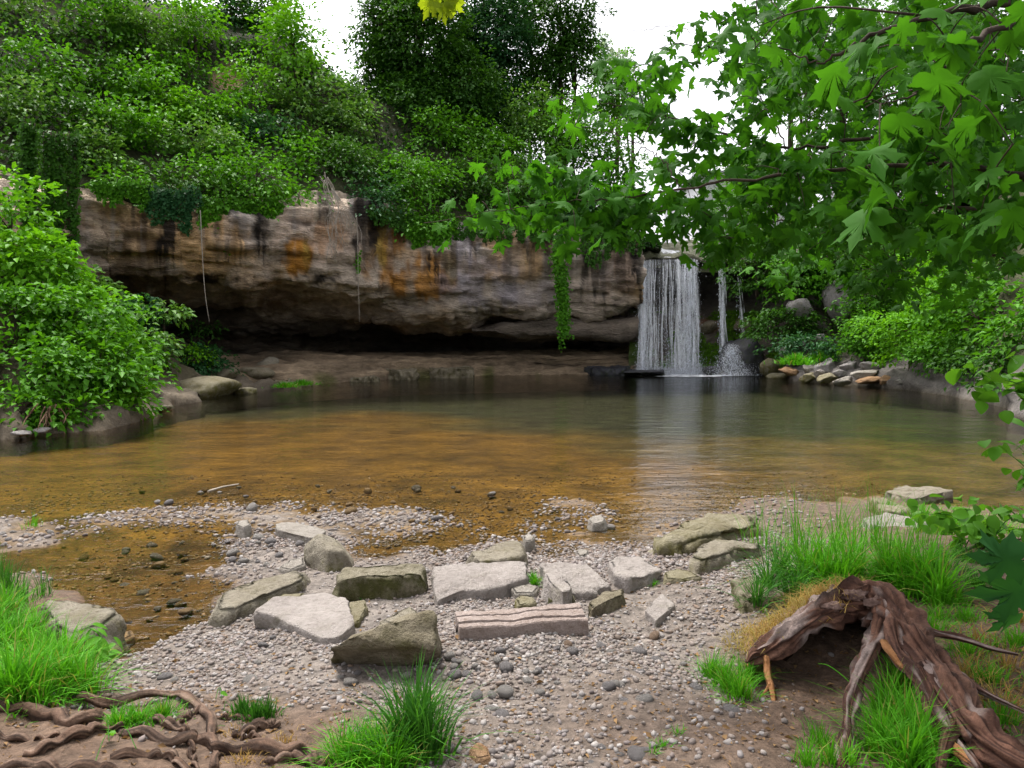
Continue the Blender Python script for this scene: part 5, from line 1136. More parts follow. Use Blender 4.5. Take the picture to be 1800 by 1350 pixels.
boulder('small dark wet rock at the foot of the thin waterfall', 1250, 652, 17, 10, 30.3, 'st_wet', 336, 'boulder', None, ang=.4)
boulder('mossy brown rock right of the wet dome', 1355, 645, 22, 18, 29.6, 'st_yellow', 337, 'boulder', None, ang=.5)
boulder('low mossy rock at the waterline left of the rock pile', 1368, 662, 22, 8, 28.2, 'st_yellow', 338, 'boulder', None, ang=.5)
boulder('reddish brown rock in the moss above the wet dome', 1310, 574, 24, 14, 32.0, 'st_olive', 339, 'boulder', None, ang=.6)
boulder('tan rock in the moss between the two waterfalls', 1243, 575, 20, 13, 32.2, 'st_olive', 340, 'boulder', None, ang=.9)
# dark cut ledge block before the falls
P_ = [ong(u, v, z) for u, v, z in ((1098, 652, .2), (1166, 651, .2), (1166, 654, .18), (1098, 655, .18), (1098, 662, -.1), (1168, 662, -.1))]+[at(1100, 650, 31.6), at(1164, 650, 31.6)]
hullstone('dark straight edged rock ledge in the water in front of the broad waterfall', P_, 'st_wet', rough=.05, seed=12, group=None, name='rock_ledge', cat='rock')
for i, (u, v, ru, rv, Y, mt, lab) in enumerate([
 (350, 682, 75, 20, 20.3, 'st_yellow', 'long rust and moss covered rock on the left shore of the pool'),
 (432, 690, 22, 10, 21.2, 'st_yellow', 'mossy rock at the waterline right of the long rusty rock'),
 (300, 668, 38, 14, 20.6, 'st_orange', 'rusty brown rock at the left end of the long mossy rock'),
 (470, 640, 24, 12, 25.5, 'st_tan', 'pale rounded boulder on the ledge left of the cave'),
 (440, 656, 45, 12, 24.2, 'st_olive', 'brown rock slab on the shore below the pale rounded boulder'),
 (400, 655, 26, 12, 23.2, 'st_olive', 'brown block on the shore at the end of the low cave plants'),
 (520, 672, 32, 8, 23.9, 'st_yellow', 'mossy low rock at the waterline below the cave ledge'),
 (640, 660, 28, 7, 26.8, 'st_olive', 'flat olive slab at the waterline of the cave ledge'),
 (700, 652, 40, 8, 27.8, 'st_olive', 'long flat slab lying on the cave ledge below the orange rock'),
 (790, 652, 45, 7, 29.0, 'st_olive', 'dark flat slab at the foot of the cave ledge in the middle'),
 (1060, 648, 40, 6, 31.0, 'st_wet', 'dark wet slab at the waterline left of the straight edged ledge'),
 (230, 725, 34, 10, 15.2, 'st_moss', 'dark mossy log shaped rock at the end of the left bank'),
 (295, 718, 16, 7, 16.4, 'st_moss', 'small mossy stone on the gravel of the left shore'),
 (40, 762, 22, 5, 12.0, 'st_grey', 'flat grey stone on the small left beach'),
 (75, 756, 16, 5, 12.3, 'st_grey', 'flat stone right of the flat grey stone on the small left beach')]):
    if u > 480:
        dd = np.hypot(un-u, (vn-(v+rv*.35))*1.5)+G[..., 1]*.15; k_ = np.unravel_index(np.argmin(dd), dd.shape); Y = float(G[k_][1])
        if rv < 9:
            r0 = np.random.default_rng(i); p_ = G[k_]; s_s = Y/F; a_ = np.sort(r0.random(8)*6.283); rr_ = .75+.45*r0.random(8); tz = p_[2]+rv*s_s*.55
            slab(lab, None, 0, mt, W3=np.stack([p_[0]+ru*s_s*rr_*np.cos(a_), p_[1]-.25+.55*rr_*np.sin(a_), tz+.05*r0.normal(size=8)], 1), seed=360+i, flare=.03, bev=.03, rough=.05, zg=max(p_[2]-.25, -.3), name='rock', group='rocks along the far shore', cat='rock'); continue
    boulder(lab, u, v, ru, rv*1.15, Y, mt, 360+i, 'rock', 'rocks along the far shore', ang=1.0, flat=1.4)
# every loose stone gets words of its own: size, colour and the landmark it lies by
LMK = [(1.0*ong(u, v, .1), nm) for u, v, nm in ((530, 930, 'pale flat slab'), (578, 1000, 'wedge block'), (450, 1060, 'slender stone'), (670, 1040, 'dark mossy block'), (545, 1090, 'pink slab'), (675, 1150, 'big slanting boulder'),
   (840, 1040, 'long pale slab'), (1010, 1030, 'folded slab'), (870, 975, 'rough block'), (1110, 1005, 'split topped slab'), (1230, 940, 'big mossy boulder'), (915, 1110, 'grooved block'), (1160, 1070, 'lone pink slab'), (1065, 1050, 'narrow wedge stone'),
   (145, 1090, 'broad left boulder'), (735, 1320, 'tall grass tuft'), (1280, 1220, 'grass at the stump foot'), (1175, 1305, 'sparse yellow tuft'), (1340, 1240, 'thin orange root'), (425, 920, 'lone white stone'), (1050, 912, 'white shallow stone'), (390, 860, 'pale stick'), (450, 1260, 'short tuft by the roots'), (60, 930, 'green sprigs'))]
CW = {'pale cobble': 'pale', 'grey cobble': 'grey', 'rusty cobble': 'rusty', 'algae covered stone': 'brown'}
ORD = ['', 'second nearest ', 'third nearest ', 'fourth nearest ', 'fifth nearest ', 'sixth nearest ', 'seventh nearest ', 'eighth nearest ']
seen_ = {}
for o, p, s, lab, group in sorted(COB, key=lambda r: min(np.linalg.norm(r[1]-q) for q, _ in LMK)):
    q, nm = min(LMK, key=lambda r: np.linalg.norm(p-r[0])); d = p-q
    side = ('right of' if d[0] > 0 else 'left of') if abs(d[0]) > abs(d[1])*.6 else ('behind' if d[1] > 0 else 'in front of')
    where = 'in the brown channel' if 'channel' in group else 'in the shallow water' if 'shallow' in group else 'on the gravel' if 'gravel' in group or 'spit' in group or 'grooved' in group else 'on the earth'
    ky = ('small' if s < .028 else 'larger', CW[o.data.materials[0].name], where, side, nm)
    k = seen_.get(ky, 0); seen_[ky] = k+1
    tag(o, '%s%s %s stone %s %s the %s' % (ORD[min(k, 7)], ky[0], ky[1], where, side, nm), 'cobble', group)
# ================================================================== stump, roots, grass
def wpt(L_): return np.array([at(u, v, Y) for u, v, Y, _ in L_]), np.array([r for *_, r in L_])
b = at(1440, 1210, 3.55); st_ = thing('tree_stump', 'old weathered tree stump with a hollow arch of roots on the right', 'tree stump', (b[0], b[1], gz(b[0], b[1])))
def part(name, L_, mat, parent, sides=14, rough=.35, n=44, seed=1, freq=9, flat=1.0):
    P, R = wpt(L_); mb = MB(); tube(mb, P, R, sides*2, rough*.6, seed, freq, n=n*2, flat=flat, ridge=.8, grain=None if mat == 'rawwood' else ((.040, .016, .010), (.150, .075, .050), (.24, .185, .165))); return mb.build(name, M['rawwood' if mat == 'rawwood' else 'grainwood'], parent)
part('root_arch', [(1316, 1162, 3.30, .022), (1340, 1150, 3.30, .042), (1375, 1126, 3.33, .056), (1415, 1096, 3.36, .056), (1448, 1076, 3.40, .060), (1480, 1064, 3.46, .068), (1515, 1058, 3.50, .080), (1545, 1064, 3.46, .084), (1572, 1084, 3.36, .076), (1594, 1112, 3.24, .070), (1622, 1148, 3.06, .066), (1657, 1192, 2.90, .064), (1690, 1248, 2.70, .060), (1724, 1294, 2.54, .056), (1777, 1332, 2.43, .050), (1870, 1375, 2.35, .04)], 'stump', st_, 22, .5, 150, 3, 11)
part('root', [(1552, 1056, 3.42, .04), (1560, 1090, 3.36, .045), (1548, 1118, 3.3, .04), (1530, 1148, 3.12, .034), (1508, 1195, 2.97, .028), (1495, 1240, 2.84, .026), (1490, 1290, 2.70, .024), (1482, 1350, 2.53, .03), (1475, 1400, 2.42, .02)], 'stump', st_, 14, .45, 60, 5)
part('root', [(1566, 1070, 3.38, .03), (1572, 1110, 3.20, .040), (1585, 1150, 3.06, .038), (1610, 1180, 2.95, .034), (1632, 1215, 2.82, .032), (1652, 1260, 2.68, .032), (1680, 1305, 2.55, .028), (1720, 1360, 2.40, .02)], 'stump', st_, 14, .5, 60, 6)
tag(part('broken_root', [(1552, 1126, 3.14, .010), (1562, 1140, 3.09, .017), (1576, 1158, 3.03, .015), (1590, 1174, 2.98, .006)], 'rawwood', st_, 10, .3, 18, 7), 'torn orange end of a root')
tag(part('broken_root', [(1668, 1304, 2.53, .008), (1682, 1318, 2.50, .013), (1700, 1334, 2.45, .010), (1716, 1346, 2.41, .004)], 'rawwood', st_, 10, .3, 18, 8), 'torn orange lower root')
tag(part('thin_root', [(1346, 1156, 3.27, .016), (1349, 1185, 3.20, .015), (1355, 1208, 3.14, .012), (1360, 1235, 3.06, .008), (1363, 1258, 3.00, .004)], 'rawwood', st_, 8, .3, 22, 9), 'thin orange root hanging down to the ground')
tag(part('thin_root', [(1353, 1202, 3.15, .006), (1345, 1216, 3.12, .005), (1334, 1228, 3.10, .002)], 'rawwood', st_, 6, .2, 10, 9))
M['drygrass0'] = leaf_mat('straw and thin grass', (0.12, 0.11, 0.02), (0.36, 0.27, 0.08), .3, .7, clump=4)
# shell behind the arch: the rotten inner wall of the stump
tt = np.linspace(0, 1, 60); ar = np.array([(1322, 1158, 3.32), (1375, 1120, 3.36), (1448, 1060, 3.44), (1515, 1046, 3.55), (1572, 1078, 3.46), (1605, 1130, 3.34)])
A_ = catmull(np.array([at(*q) for q in ar]), 60); rows = []
for k in np.linspace(0, 1, 16):
    r = A_.copy(); r[:, 1] += .40*math.sin(k*1.35)*np.sin(np.pi*np.clip(tt*.9+.05, 0, 1)); r[:, 2] = r[:, 2]*(1-k**1.6)+(.08)*k**1.6; r[:, 0] += (b[0]-r[:, 0])*.12*k; rows.append(r)
Gs = np.stack(rows); Gs = Gs+(.03*fbm(Gs*9, 4, 15))[..., None]*np.array([1, 1, .4]); mb = MB(); mb.add(Gs, grid_faces(16, 60)); mb.build('hollow_trunk', M['hollow'], st_)
rows = []                                                       # earth and old bark still clinging to the back of the root plate
for k in np.linspace(0, 1, 18):
    r = A_.copy(); r[:, 2] += .03*(1-k); r[:, 1] += .55*k; r[:, 0] += -.04*k*(1-tt)+.10*k*tt; zg2 = ground_info(r[:, 0], r[:, 1])[0]-.02
    zz2 = np.maximum(r[:, 2]*(1-k**1.3)+zg2*k**1.3, zg2); r[:, 2] = zg2-.02+(zz2-zg2+.02)*(smooth(-.02, .30, tt) if k > 0 else 1); rows.append(r)
Gm = np.stack(rows); Gm = Gm+(.018*fbm(Gm*9, 4, 25))[..., None]; mb = MB(); mb.add(Gm, grid_faces(18, 60)); mb.build('root_plate', M['root'], st_)
mb = MB(); n = 2000; a_ = rng.integers(0, 15, n); b_ = rng.integers(0, 48, n); Pm = Gm[a_, b_]+rng.normal(size=(n, 3))*np.array([.02, .02, .004])-np.array([0, 0, .01])
blades(mb, Pm, .05+.07*rng.random(n), .8+.6*rng.random(n), .0045, 2); tag(mb.build('mound_grass', M['drygrass0'], st_), kind='stuff')
# collar of rough bark and knots on the hump
for i, (u, v, Y, r) in enumerate([(1500, 1046, 3.42, .05), (1540, 1060, 3.40, .05), (1465, 1066, 3.36, .04), (1640, 1165, 3.14, .045), (1700, 1262, 2.93, .04), (1585, 1112, 3.31, .045)]):
    d = norm(IC3); V = d*(1+.45*fbm(d*3.5+i*5, 5, i))[:, None]*r*.72*np.array([1.6, .7, .8])+at(u, v, Y); mb = MB(); mb.add(V, IF3); mb.build('burl', M['stump'], st_)
mb = MB()                                                       # dry needles and moss on the back of the left limb
n = 900; tq = rng.random(n); L0 = at(np.interp(tq, [0, 1], [1330, 1475]), np.interp(tq, [0, .5, 1], [1128, 1078, 1032]), 3.45+.08*rng.random(n)); L0 += rng.normal(size=(n, 3))*np.array([.03, .05, .022])
blades(mb, L0-np.array([0, 0, .03]), .05+.05*rng.random(n), .9+.5*rng.random(n), .004, 2)
M['drygrass'] = leaf_mat('dry grass and needles', (0.20, 0.10, 0.03), (0.42, 0.30, 0.09), .3, .7, clump=4)
tag(mb.build('dry_needles', M['drygrass'], st_), kind='stuff')
for L_ in ([(1600, 1096, 3.3, .022), (1640, 1112, 3.22, .015), (1690, 1122, 3.18, .011), (1745, 1140, 3.1, .008), (1790, 1150, 3.05, .004)],
           [(1640, 1170, 2.98, .024), (1690, 1194, 2.9, .015), (1750, 1228, 2.78, .010), (1830, 1265, 2.66, .005)],
           [(1340, 1152, 3.3, .02), (1322, 1150, 3.27, .018), (1312, 1164, 3.24, .008)],
           [(1690, 1258, 2.66, .03), (1668, 1290, 2.57, .022), (1655, 1335, 2.46, .014), (1650, 1380, 2.36, .006)],
           [(1572, 1080, 3.33, .034), (1598, 1130, 3.14, .03), (1634, 1180, 2.94, .028), (1668, 1240, 2.72, .026), (1706, 1300, 2.52, .02)]):
    part('root', L_, 'stump', st_, 10, .4, 40, int(L_[0][0]))
# ---- bare roots lower left
r_ = thing('tree_roots', 'network of bare brown tree roots spreading over the ground at the bottom left', 'roots', ong(250, 1290, .25))
RT = [[(-40, 1240, .03), (30, 1246, .032), (90, 1256, .034), (130, 1268, .03), (175, 1254, .026)],
 [(140, 1226, .022), (190, 1234, .024), (240, 1226, .022), (290, 1218, .022), (322, 1222, .024), (352, 1240, .026), (366, 1262, .024), (372, 1292, .022), (382, 1312, .014)],
 [(352, 1240, .018), (335, 1256, .014), (318, 1268, .009)],
 [(40, 1328, .022), (90, 1310, .024), (140, 1290, .024), (175, 1282, .02), (215, 1278, .014)],
 [(210, 1284, .018), (260, 1288, .02), (300, 1304, .02), (340, 1298, .022), (370, 1302, .022), (378, 1325, .02), (380, 1352, .018)],
 [(200, 1330, .02), (270, 1326, .018), (300, 1330, .018), (330, 1350, .016)],
 [(270, 1262, .016), (300, 1272, .018), (330, 1286, .014), (345, 1292, .008)],
 [(370, 1318, .022), (430, 1316, .024), (490, 1318, .028), (540, 1320, .03), (575, 1332, .028), (600, 1352, .024)],
 [(412, 1292, .012), (440, 1280, .018), (470, 1272, .018), (490, 1274, .01)],
 [(375, 1258, .008), (420, 1262, .009), (462, 1268, .008)],
 [(420, 1296, .008), (445, 1292, .010), (465, 1306, .009)],
 [(0, 1350, .02), (60, 1340, .022), (110, 1352, .02), (170, 1346, .022), (215, 1356, .018)],
 [(335, 1305, .012), (338, 1330, .010), (345, 1352, .010)],
 [(-30, 1285, .014), (40, 1300, .016), (80, 1296, .012), (110, 1290, .007)],
 [(470, 1340, .018), (520, 1330, .018), (570, 1345, .018)]]
for i, L_ in enumerate(RT):
    P = []; R = []
    for u, v, r in L_:
        r = r*.78
        p = ong(u, v, .26); z = gz(p[0], p[1]); p = ong(u, v, z+r*.55); P.append(p); R.append(r)
    P = np.array(P); q = catmull(np.concatenate([P, np.array(R)[:, None]], 1), 36); q[:, 2] += .010*np.sin(np.arange(36)*.7+i); q[:, 0] += .008*np.sin(np.arange(36)*.45+i*2)
    mb = MB(); tube(mb, q[:, :3], np.maximum(q[:, 3], .004), 16, .3, 50+i, 16, ridge=.6, grain=((.035, .020, .013), (.13, .078, .052), (.19, .13, .095))); mb.build('root', M['grainwood'], r_)
# ---- grass
def tuft(label, pts, n, H, mat, lean=.55, wid=.0045, spread=None, z0=None, group='grass tufts on the near shore', cat='grass tuft', name='grass_tuft', seg=3):
    """pts: (u, v, radius in metres) clump centres on the ground"""
    cs = []
    for u, v, r in pts:
        p = ong(u, v, .2)
        for _ in range(4): p = ong(u, v, gz(p[0], p[1]) if z0 is None else z0)
        cs.append((p, r))
    wts = np.array([r for _, r in cs])**1.3; wts /= wts.sum(); mb = MB(); bb = cs[0][0]
    for (p, r), w_ in zip(cs, wts):
        m = max(6, int(n*w_*.8)); rr = r*np.abs(rng.normal(0, .62, m)); a = rng.random(m)*6.283
        P = np.stack([p[0]+rr*np.cos(a), p[1]+rr*np.sin(a), 0*a], 1); P[:, 2] = ground_info(P[:, 0], P[:, 1])[0]-.015 if z0 is None else z0-.01
        az = a+rng.normal(size=m)*.9; hh = H*(.35+.85*rng.random(m))*(1-.30*np.minimum(rr/r, 1.6))
        blades(mb, P, hh, lean*(.35+1.1*rng.random(m))*(.4+.8*np.minimum(rr/r, 1.3)), wid*1.3*(.6+.7*rng.random(m)), seg, az)
    o = mb.build(name, M[mat], origin=bb); return tag(o, label, cat, group)
tuft('lush bright grass covering the bank at the lower left edge', [(-20, 1120, .16), (30, 1150, .16), (70, 1185, .16), (20, 1215, .15), (110, 1205, .13), (150, 1215, .09), (60, 1225, .12), (-40, 1180, .2), (10, 1080, .12), (60, 1120, .1), (110, 1165, .12), (-60, 1080, .2)], 5200, .28, 'grass', .95, .0055)
tuft('taller grass stems rising behind the lush grass at the left edge', [(15, 1040, .08), (40, 1060, .06), (-5, 1020, .1), (75, 1045, .05)], 420, .30, 'grass_dark', .5, .004)
tuft('small grass tuft growing between the roots at the lower left', [(240, 1268, .09), (285, 1262, .08), (210, 1275, .06)], 900, .11, 'grass', .8, .004)
tuft('short grass tuft on the earth right of the forked root', [(448, 1262, .05), (425, 1255, .05), (470, 1258, .045)], 700, .11, 'grass_dark', .45, .0045)
tuft('low yellowish grass among the roots below the short tuft', [(420, 1292, .13), (450, 1318, .13), (500, 1305, .12), (430, 1335, .12)], 800, .05, 'drygrass', .9, .0035)
tuft('bright spiky grass mound at the bottom edge left of the tall tuft', [(630, 1340, .10), (600, 1345, .09), (665, 1335, .09), (690, 1350, .1)], 1200, .21, 'grass', 1.0, .0050)
tuft('tall dark green grass tuft at the bottom edge in front of the big boulder', [(735, 1310, .075), (725, 1300, .06), (755, 1330, .08), (710, 1320, .06)], 560, .37, 'grass_dark', .75, .0075)
tuft('small grass tuft sprouting between the two slabs of the stone row', [(940, 1030, .035), (938, 1020, .03)], 380, .11, 'grass', .8, .004)
tuft('tiny grass tuft beside the split topped slab', [(1147, 1028, .03)], 220, .065, 'grass', .9, .004)
tuft('little grass sprout at the foot of the mossy block', [(638, 1056, .02)], 60, .05, 'grass_dark', .8, .004)
tuft('sparse yellow green tuft on the earth at the bottom right of centre', [(1165, 1312, .04), (1190, 1290, .035), (1150, 1322, .03)], 240, .055, 'grass', .9, .0035)
tuft('grass tuft at the left foot of the tree stump', [(1275, 1205, .08), (1300, 1225, .08), (1250, 1190, .05), (1315, 1195, .06)], 1000, .19, 'grass', .8, .004)
tuft('big bright green grass tuft behind the stump on its right', [(1590, 1040, .13), (1560, 1030, .1), (1625, 1045, .12), (1650, 1060, .09)], 1300, .44, 'grass', .9, .0066)
tuft('big grass tuft behind the stump on its left with drooping blades', [(1450, 1035, .13), (1480, 1040, .1), (1420, 1030, .11), (1500, 1025, .1)], 1150, .46, 'grass', .95, .0064)
tuft('loose dark grass clump left of the big tufts beside the rounded tan stone', [(1370, 1020, .12), (1350, 1045, .1), (1395, 1055, .1), (1330, 1070, .07)], 520, .38, 'grass_dark', 1.0, .0070)
tuft('thin grass stems standing tall against the water on the right', [(1400, 970, .2), (1470, 965, .22), (1540, 960, .2), (1340, 965, .14), (1620, 960, .12)], 520, .58, 'grass', .5, .0036, seg=5)
st_grass = tuft('grass growing inside the arch of roots under the right limb of the stump', [(1560, 1260, .08), (1590, 1290, .09), (1620, 1320, .09), (1550, 1320, .09), (1580, 1220, .06), (1600, 1350, .1)], 1500, .27, 'grass', .95, .0056)
tuft('sparse grass at the bottom edge between the earth and the stump', [(1440, 1310, .06), (1460, 1340, .07), (1420, 1345, .06), (1490, 1345, .05)], 420, .14, 'grass', .7, .004)
tuft('straggly grass on the slope right of the stump', [(1640, 1110, .12), (1700, 1150, .14), (1740, 1200, .14), (1760, 1270, .14), (1700, 1090, .12), (1680, 1060, .1), (1790, 1130, .14), (1650, 1085, .09)], 2300, .12, 'grass', .9, .004)
tuft('dry brown stalks lying on the slope at the right edge', [(1720, 1130, .14), (1770, 1180, .14), (1790, 1090, .16), (1700, 1195, .2), (1765, 1245, .2)], 1000, .13, 'drygrass', 1.25, .0035)
tuft('grass and dry stems on the right bank below the leafy plants', [(1700, 985, .2), (1760, 1000, .2), (1660, 1000, .15), (1720, 1030, .15)], 1100, .14, 'grass_dark', .9, .0045)
tuft('grass on the right shore around the yellow mossy block', [(1560, 905, .22), (1620, 912, .25), (1690, 920, .25), (1660, 940, .22), (1740, 935, .25)], 1500, .22, 'grass', .8, .0055)
tuft('few green sprigs on the gravel spit at the far left', [(60, 925, .08)], 60, .16, 'grass', .5, .004)
tuft('grass patch on the cave ledge at the left shore', [(530, 676, .5), (500, 680, .4)], 900, .22, 'grass', .8, .02, z0=.12)
tuft('bright grass strip above the rock pile of the right bank', [(1400, 640, .5), (1440, 634, .5), (1480, 632, .5), (1520, 632, .5), (1555, 636, .5)], 3200, .45, 'grass', .8, .03, z0=.75)
# one long bent blade crossing the stump hollow
mb = MB(); P = np.array([at(u, v, Y) for u, v, Y in ((1615, 1345, 2.75), (1560, 1270, 2.85), (1500, 1205, 2.95), (1460, 1172, 3.0), (1438, 1166, 3.02))]); tube(mb, P, [.004, .004, .0035, .003, .001], 5, n=24, flat=.4)
o = mb.build('blade', M['grass'], origin=P[0]); o.location = np.array(o.location)-np.array(st_grass.location); o.parent = st_grass; o['label'] = 'single long bent blade'
# ---- a stick in the shallows
mb = MB(); P = np.array([ong(u, v, .03) for u, v in ((366, 864), (392, 856), (420, 851))]); tube(mb, P, [.012, .011, .006], 6, .3, 3, 8, n=14); tag(mb.build('stick', M['rootpale'], origin=P[0]), 'thin pale stick lying in the shallow water on the left', 'stick')
# roots and dead twigs hanging to the water at the left bank
th = thing('bank_roots', 'tangle of dead roots hanging to the water under the left bank bushes', 'roots', ong(150, 745, .2)); mb = MB()
for k in range(34):
    u = rng.uniform(60, 215); v = 742-(u-60)*.06; Y = 12.6+(u-100)*.016; p0 = at(u+rng.normal()*10, v-22+rng.normal()*6, Y+.3); p1 = at(u+rng.normal()*14, v+14+rng.normal()*7, Y-.1)
    tube(mb, [p0, (p0+p1)/2+rng.normal(size=3)*.05, p1], [.015, .010, .004], 5, .3, k, 5, n=8)
mb.build('strands', M['root'], th)

# fallen leaves, twig bits and needles on the bare ground
M['litter'] = leaf_mat('leaf litter', (0.10, 0.055, 0.025), (0.30, 0.19, 0.09), .15, .8, clump=6)
def litter(n, xr, yr):
    x, y = rng.uniform(*xr, n), rng.uniform(*yr, n); z, g_, s_2 = ground_info(x, y); k = (z > .06) & (rng.random(n) < np.clip(s_2+.12, 0, 1)); x, y, z = x[k], y[k], z[k]; m = len(x)
    P = np.stack([x, y, z+.004], 1); a = rng.random(m)*6.283; LL = .012+.035*rng.random(m)**2; mbl = MB()
    add_leaves(mbl, P, np.stack([np.cos(a), np.sin(a), .15*rng.normal(size=m)], 1), norm(rng.normal(size=(m, 3))*.35+np.array([0, 0, 1])), LL, LL*np.where(rng.random(m) < .5, .12, .5))
    return mbl
tag(litter(9000, (-2.6, 2.6), (2.1, 5.2)).build('leaf_litter', M['litter'], origin=(0, 3, .2)), kind='stuff')
# ================================================================== the maple reaching in from the right, and the leafy plants at the edge
HALF = [(0, .05), (.10, -.05), (.20, -.09), (.33, -.05), (.40, .07), (.57, .13), (.44, .24), (.38, .33), (.29, .37), (.45, .47), (.43, .55), (.60, .70), (.42, .68), (.33, .75), (.28, .67), (.14, .58), (.12, .68), (.19, .76), (.11, .82), (0, 1.06)]
def maple_leaf(curl, droop, seed):
    R_ = np.array(HALF[:-1]); L_ = np.array([(-x, y) for x, y in HALF[1:-1]][::-1]); o = np.concatenate([R_, [HALF[-1]], L_])
    ctr = np.array([[0, .32]]); ring = np.concatenate([(o-ctr)*.5+ctr]); V2 = np.concatenate([o, ring, ctr]); n = len(o)
    z = -curl*np.abs(V2[:, 0])**1.5*.9 - droop*(V2[:, 1])**2 + .05*np.sin(V2[:, 0]*9+seed)*np.abs(V2[:, 0]) + .04*np.cos(V2[:, 1]*7+seed*2)
    z += .10*np.abs(V2[:, 0])
    V = np.stack([V2[:, 0], V2[:, 1], z], 1)
    j = np.arange(n); k = (j+1) % n
    pet = np.array([(-.012, .06, 0), (.012, .06, 0), (.012, -.45, .12), (-.012, -.45, .12)])
    return np.concatenate([V, pet]), [np.stack([j, k, n+k, n+j], 1), np.stack([n+j, n+k, np.full(n, 2*n)], 1), np.array([[2*n+1, 2*n+2, 2*n+3, 2*n+4]])]
LV = [maple_leaf(.45, .25, 1), maple_leaf(-.2, .5, 2), maple_leaf(.75, .35, 3)]
def leaf_matrix(n, down=.55, face=.5):
    """leaf frames: tip direction hanging outward, blade face mostly up"""
    a = rng.random(n)*6.283; D = np.stack([np.cos(a), np.sin(a), -down*(.4+1.2*rng.random(n))], 1); D = norm(D)
    Nn = norm(np.stack([rng.normal(size=n)*face, -.35+rng.normal(size=n)*face, np.ones(n)], 1)); S = norm(np.cross(D, Nn)); U = np.cross(S, D)
    return S, D, U
mp = thing('maple_tree', 'maple tree standing just outside the right edge, its leafy branches hanging across the upper right', 'tree', (4.6, 4.6, gz(4.6, 4.6)))
tb = MB(); tube(tb, [(4.6, 4.6, 0), (4.55, 4.5, 1.2), (4.4, 4.3, 2.6), (4.35, 4.3, 4.2), (4.3, 4.2, 6.5)], [.24, .19, .16, .13, .06], 14, .2, 4, 3, n=30); tb.build('trunk', M['bark'], mp)
# main limbs through points measured in the photo (u, v, distance, radius)
LIMB = [
 [(4.4, 4.3, 2.6), [(1900, 160, 3.6, .05), (1800, 215, 3.5, .035), (1640, 240, 3.6, .026), (1480, 250, 3.7, .02), (1380, 262, 3.8, .016), (1262, 231, 3.9, .012), (1180, 206, 4.0, .009), (1096, 185, 4.1, .005), (1040, 180, 4.1, .003)]],
 [(4.4, 4.3, 2.6), [(1900, 330, 3.4, .04), (1760, 300, 3.3, .03), (1600, 290, 3.3, .024), (1450, 300, 3.35, .02), (1330, 315, 3.4, .016), (1240, 326, 3.45, .013), (1145, 342, 3.5, .010), (1040, 352, 3.5, .007), (930, 362, 3.55, .005), (830, 378, 3.55, .004), (745, 392, 3.6, .002)]],
 [(4.4, 4.3, 2.6), [(1850, 380, 3.9, .03), (1650, 360, 4.0, .022), (1480, 370, 4.2, .016), (1360, 392, 4.4, .011), (1280, 400, 4.5, .008), (1215, 420, 4.6, .004)]],
 [(4.38, 4.3, 3.4), [(1900, 20, 3.2, .05), (1735, 10, 3.0, .035), (1600, 40, 2.9, .024), (1500, 80, 2.9, .016), (1440, 110, 2.95, .009), (1380, 85, 3.0, .006), (1320, 66, 3.05, .003)]],
 [(4.38, 4.3, 3.4), [(1900, 90, 2.4, .04), (1800, 45, 2.2, .025), (1692, 78, 2.0, .016), (1656, 117, 1.95, .010), (1600, 170, 1.9, .006), (1500, 180, 1.9, .003)]],
 [(1195, 327, 3.43), [(1195, 327, 3.43, .007), (1168, 287, 3.5, .006), (1127, 257, 3.6, .005), (1077, 234, 3.65, .004), (1010, 222, 3.7, .002)]],
 [(4.4, 4.3, 2.2), [(1900, 480, 4.6, .03), (1760, 450, 4.8, .02), (1620, 440, 5.2, .014), (1500, 440, 5.6, .010), (1400, 470, 5.8, .006), (1345, 500, 5.9, .003)]],
 [(1380, 262, 3.8), [(1380, 262, 3.8, .010), (1336, 170, 4.2, .008), (1290, 120, 4.3, .006), (1200, 48, 4.5, .005), (1110, 55, 4.6, .002)]],
]
nodes = []; brs = []
for s0, L_ in LIMB:
    P, R = wpt(L_); 
    if s0[0] < 10: P = np.concatenate([np.array([s0]), P]); R = np.concatenate([[R[0]*1.5], R])
    q = catmull(np.concatenate([P, R[:, None]*.45], 1), 60); q[1:-1, :3] += rng.normal(size=(58, 3))*.006
    mb = MB(); tube(mb, q[:, :3], np.maximum(q[:, 3], .002), 9, .2, 7, 12); brs.append(mb); nodes.append(q[:, :3])
nidx = np.concatenate([np.full(60, i) for i in range(len(nodes))]); nall = np.concatenate(nodes)
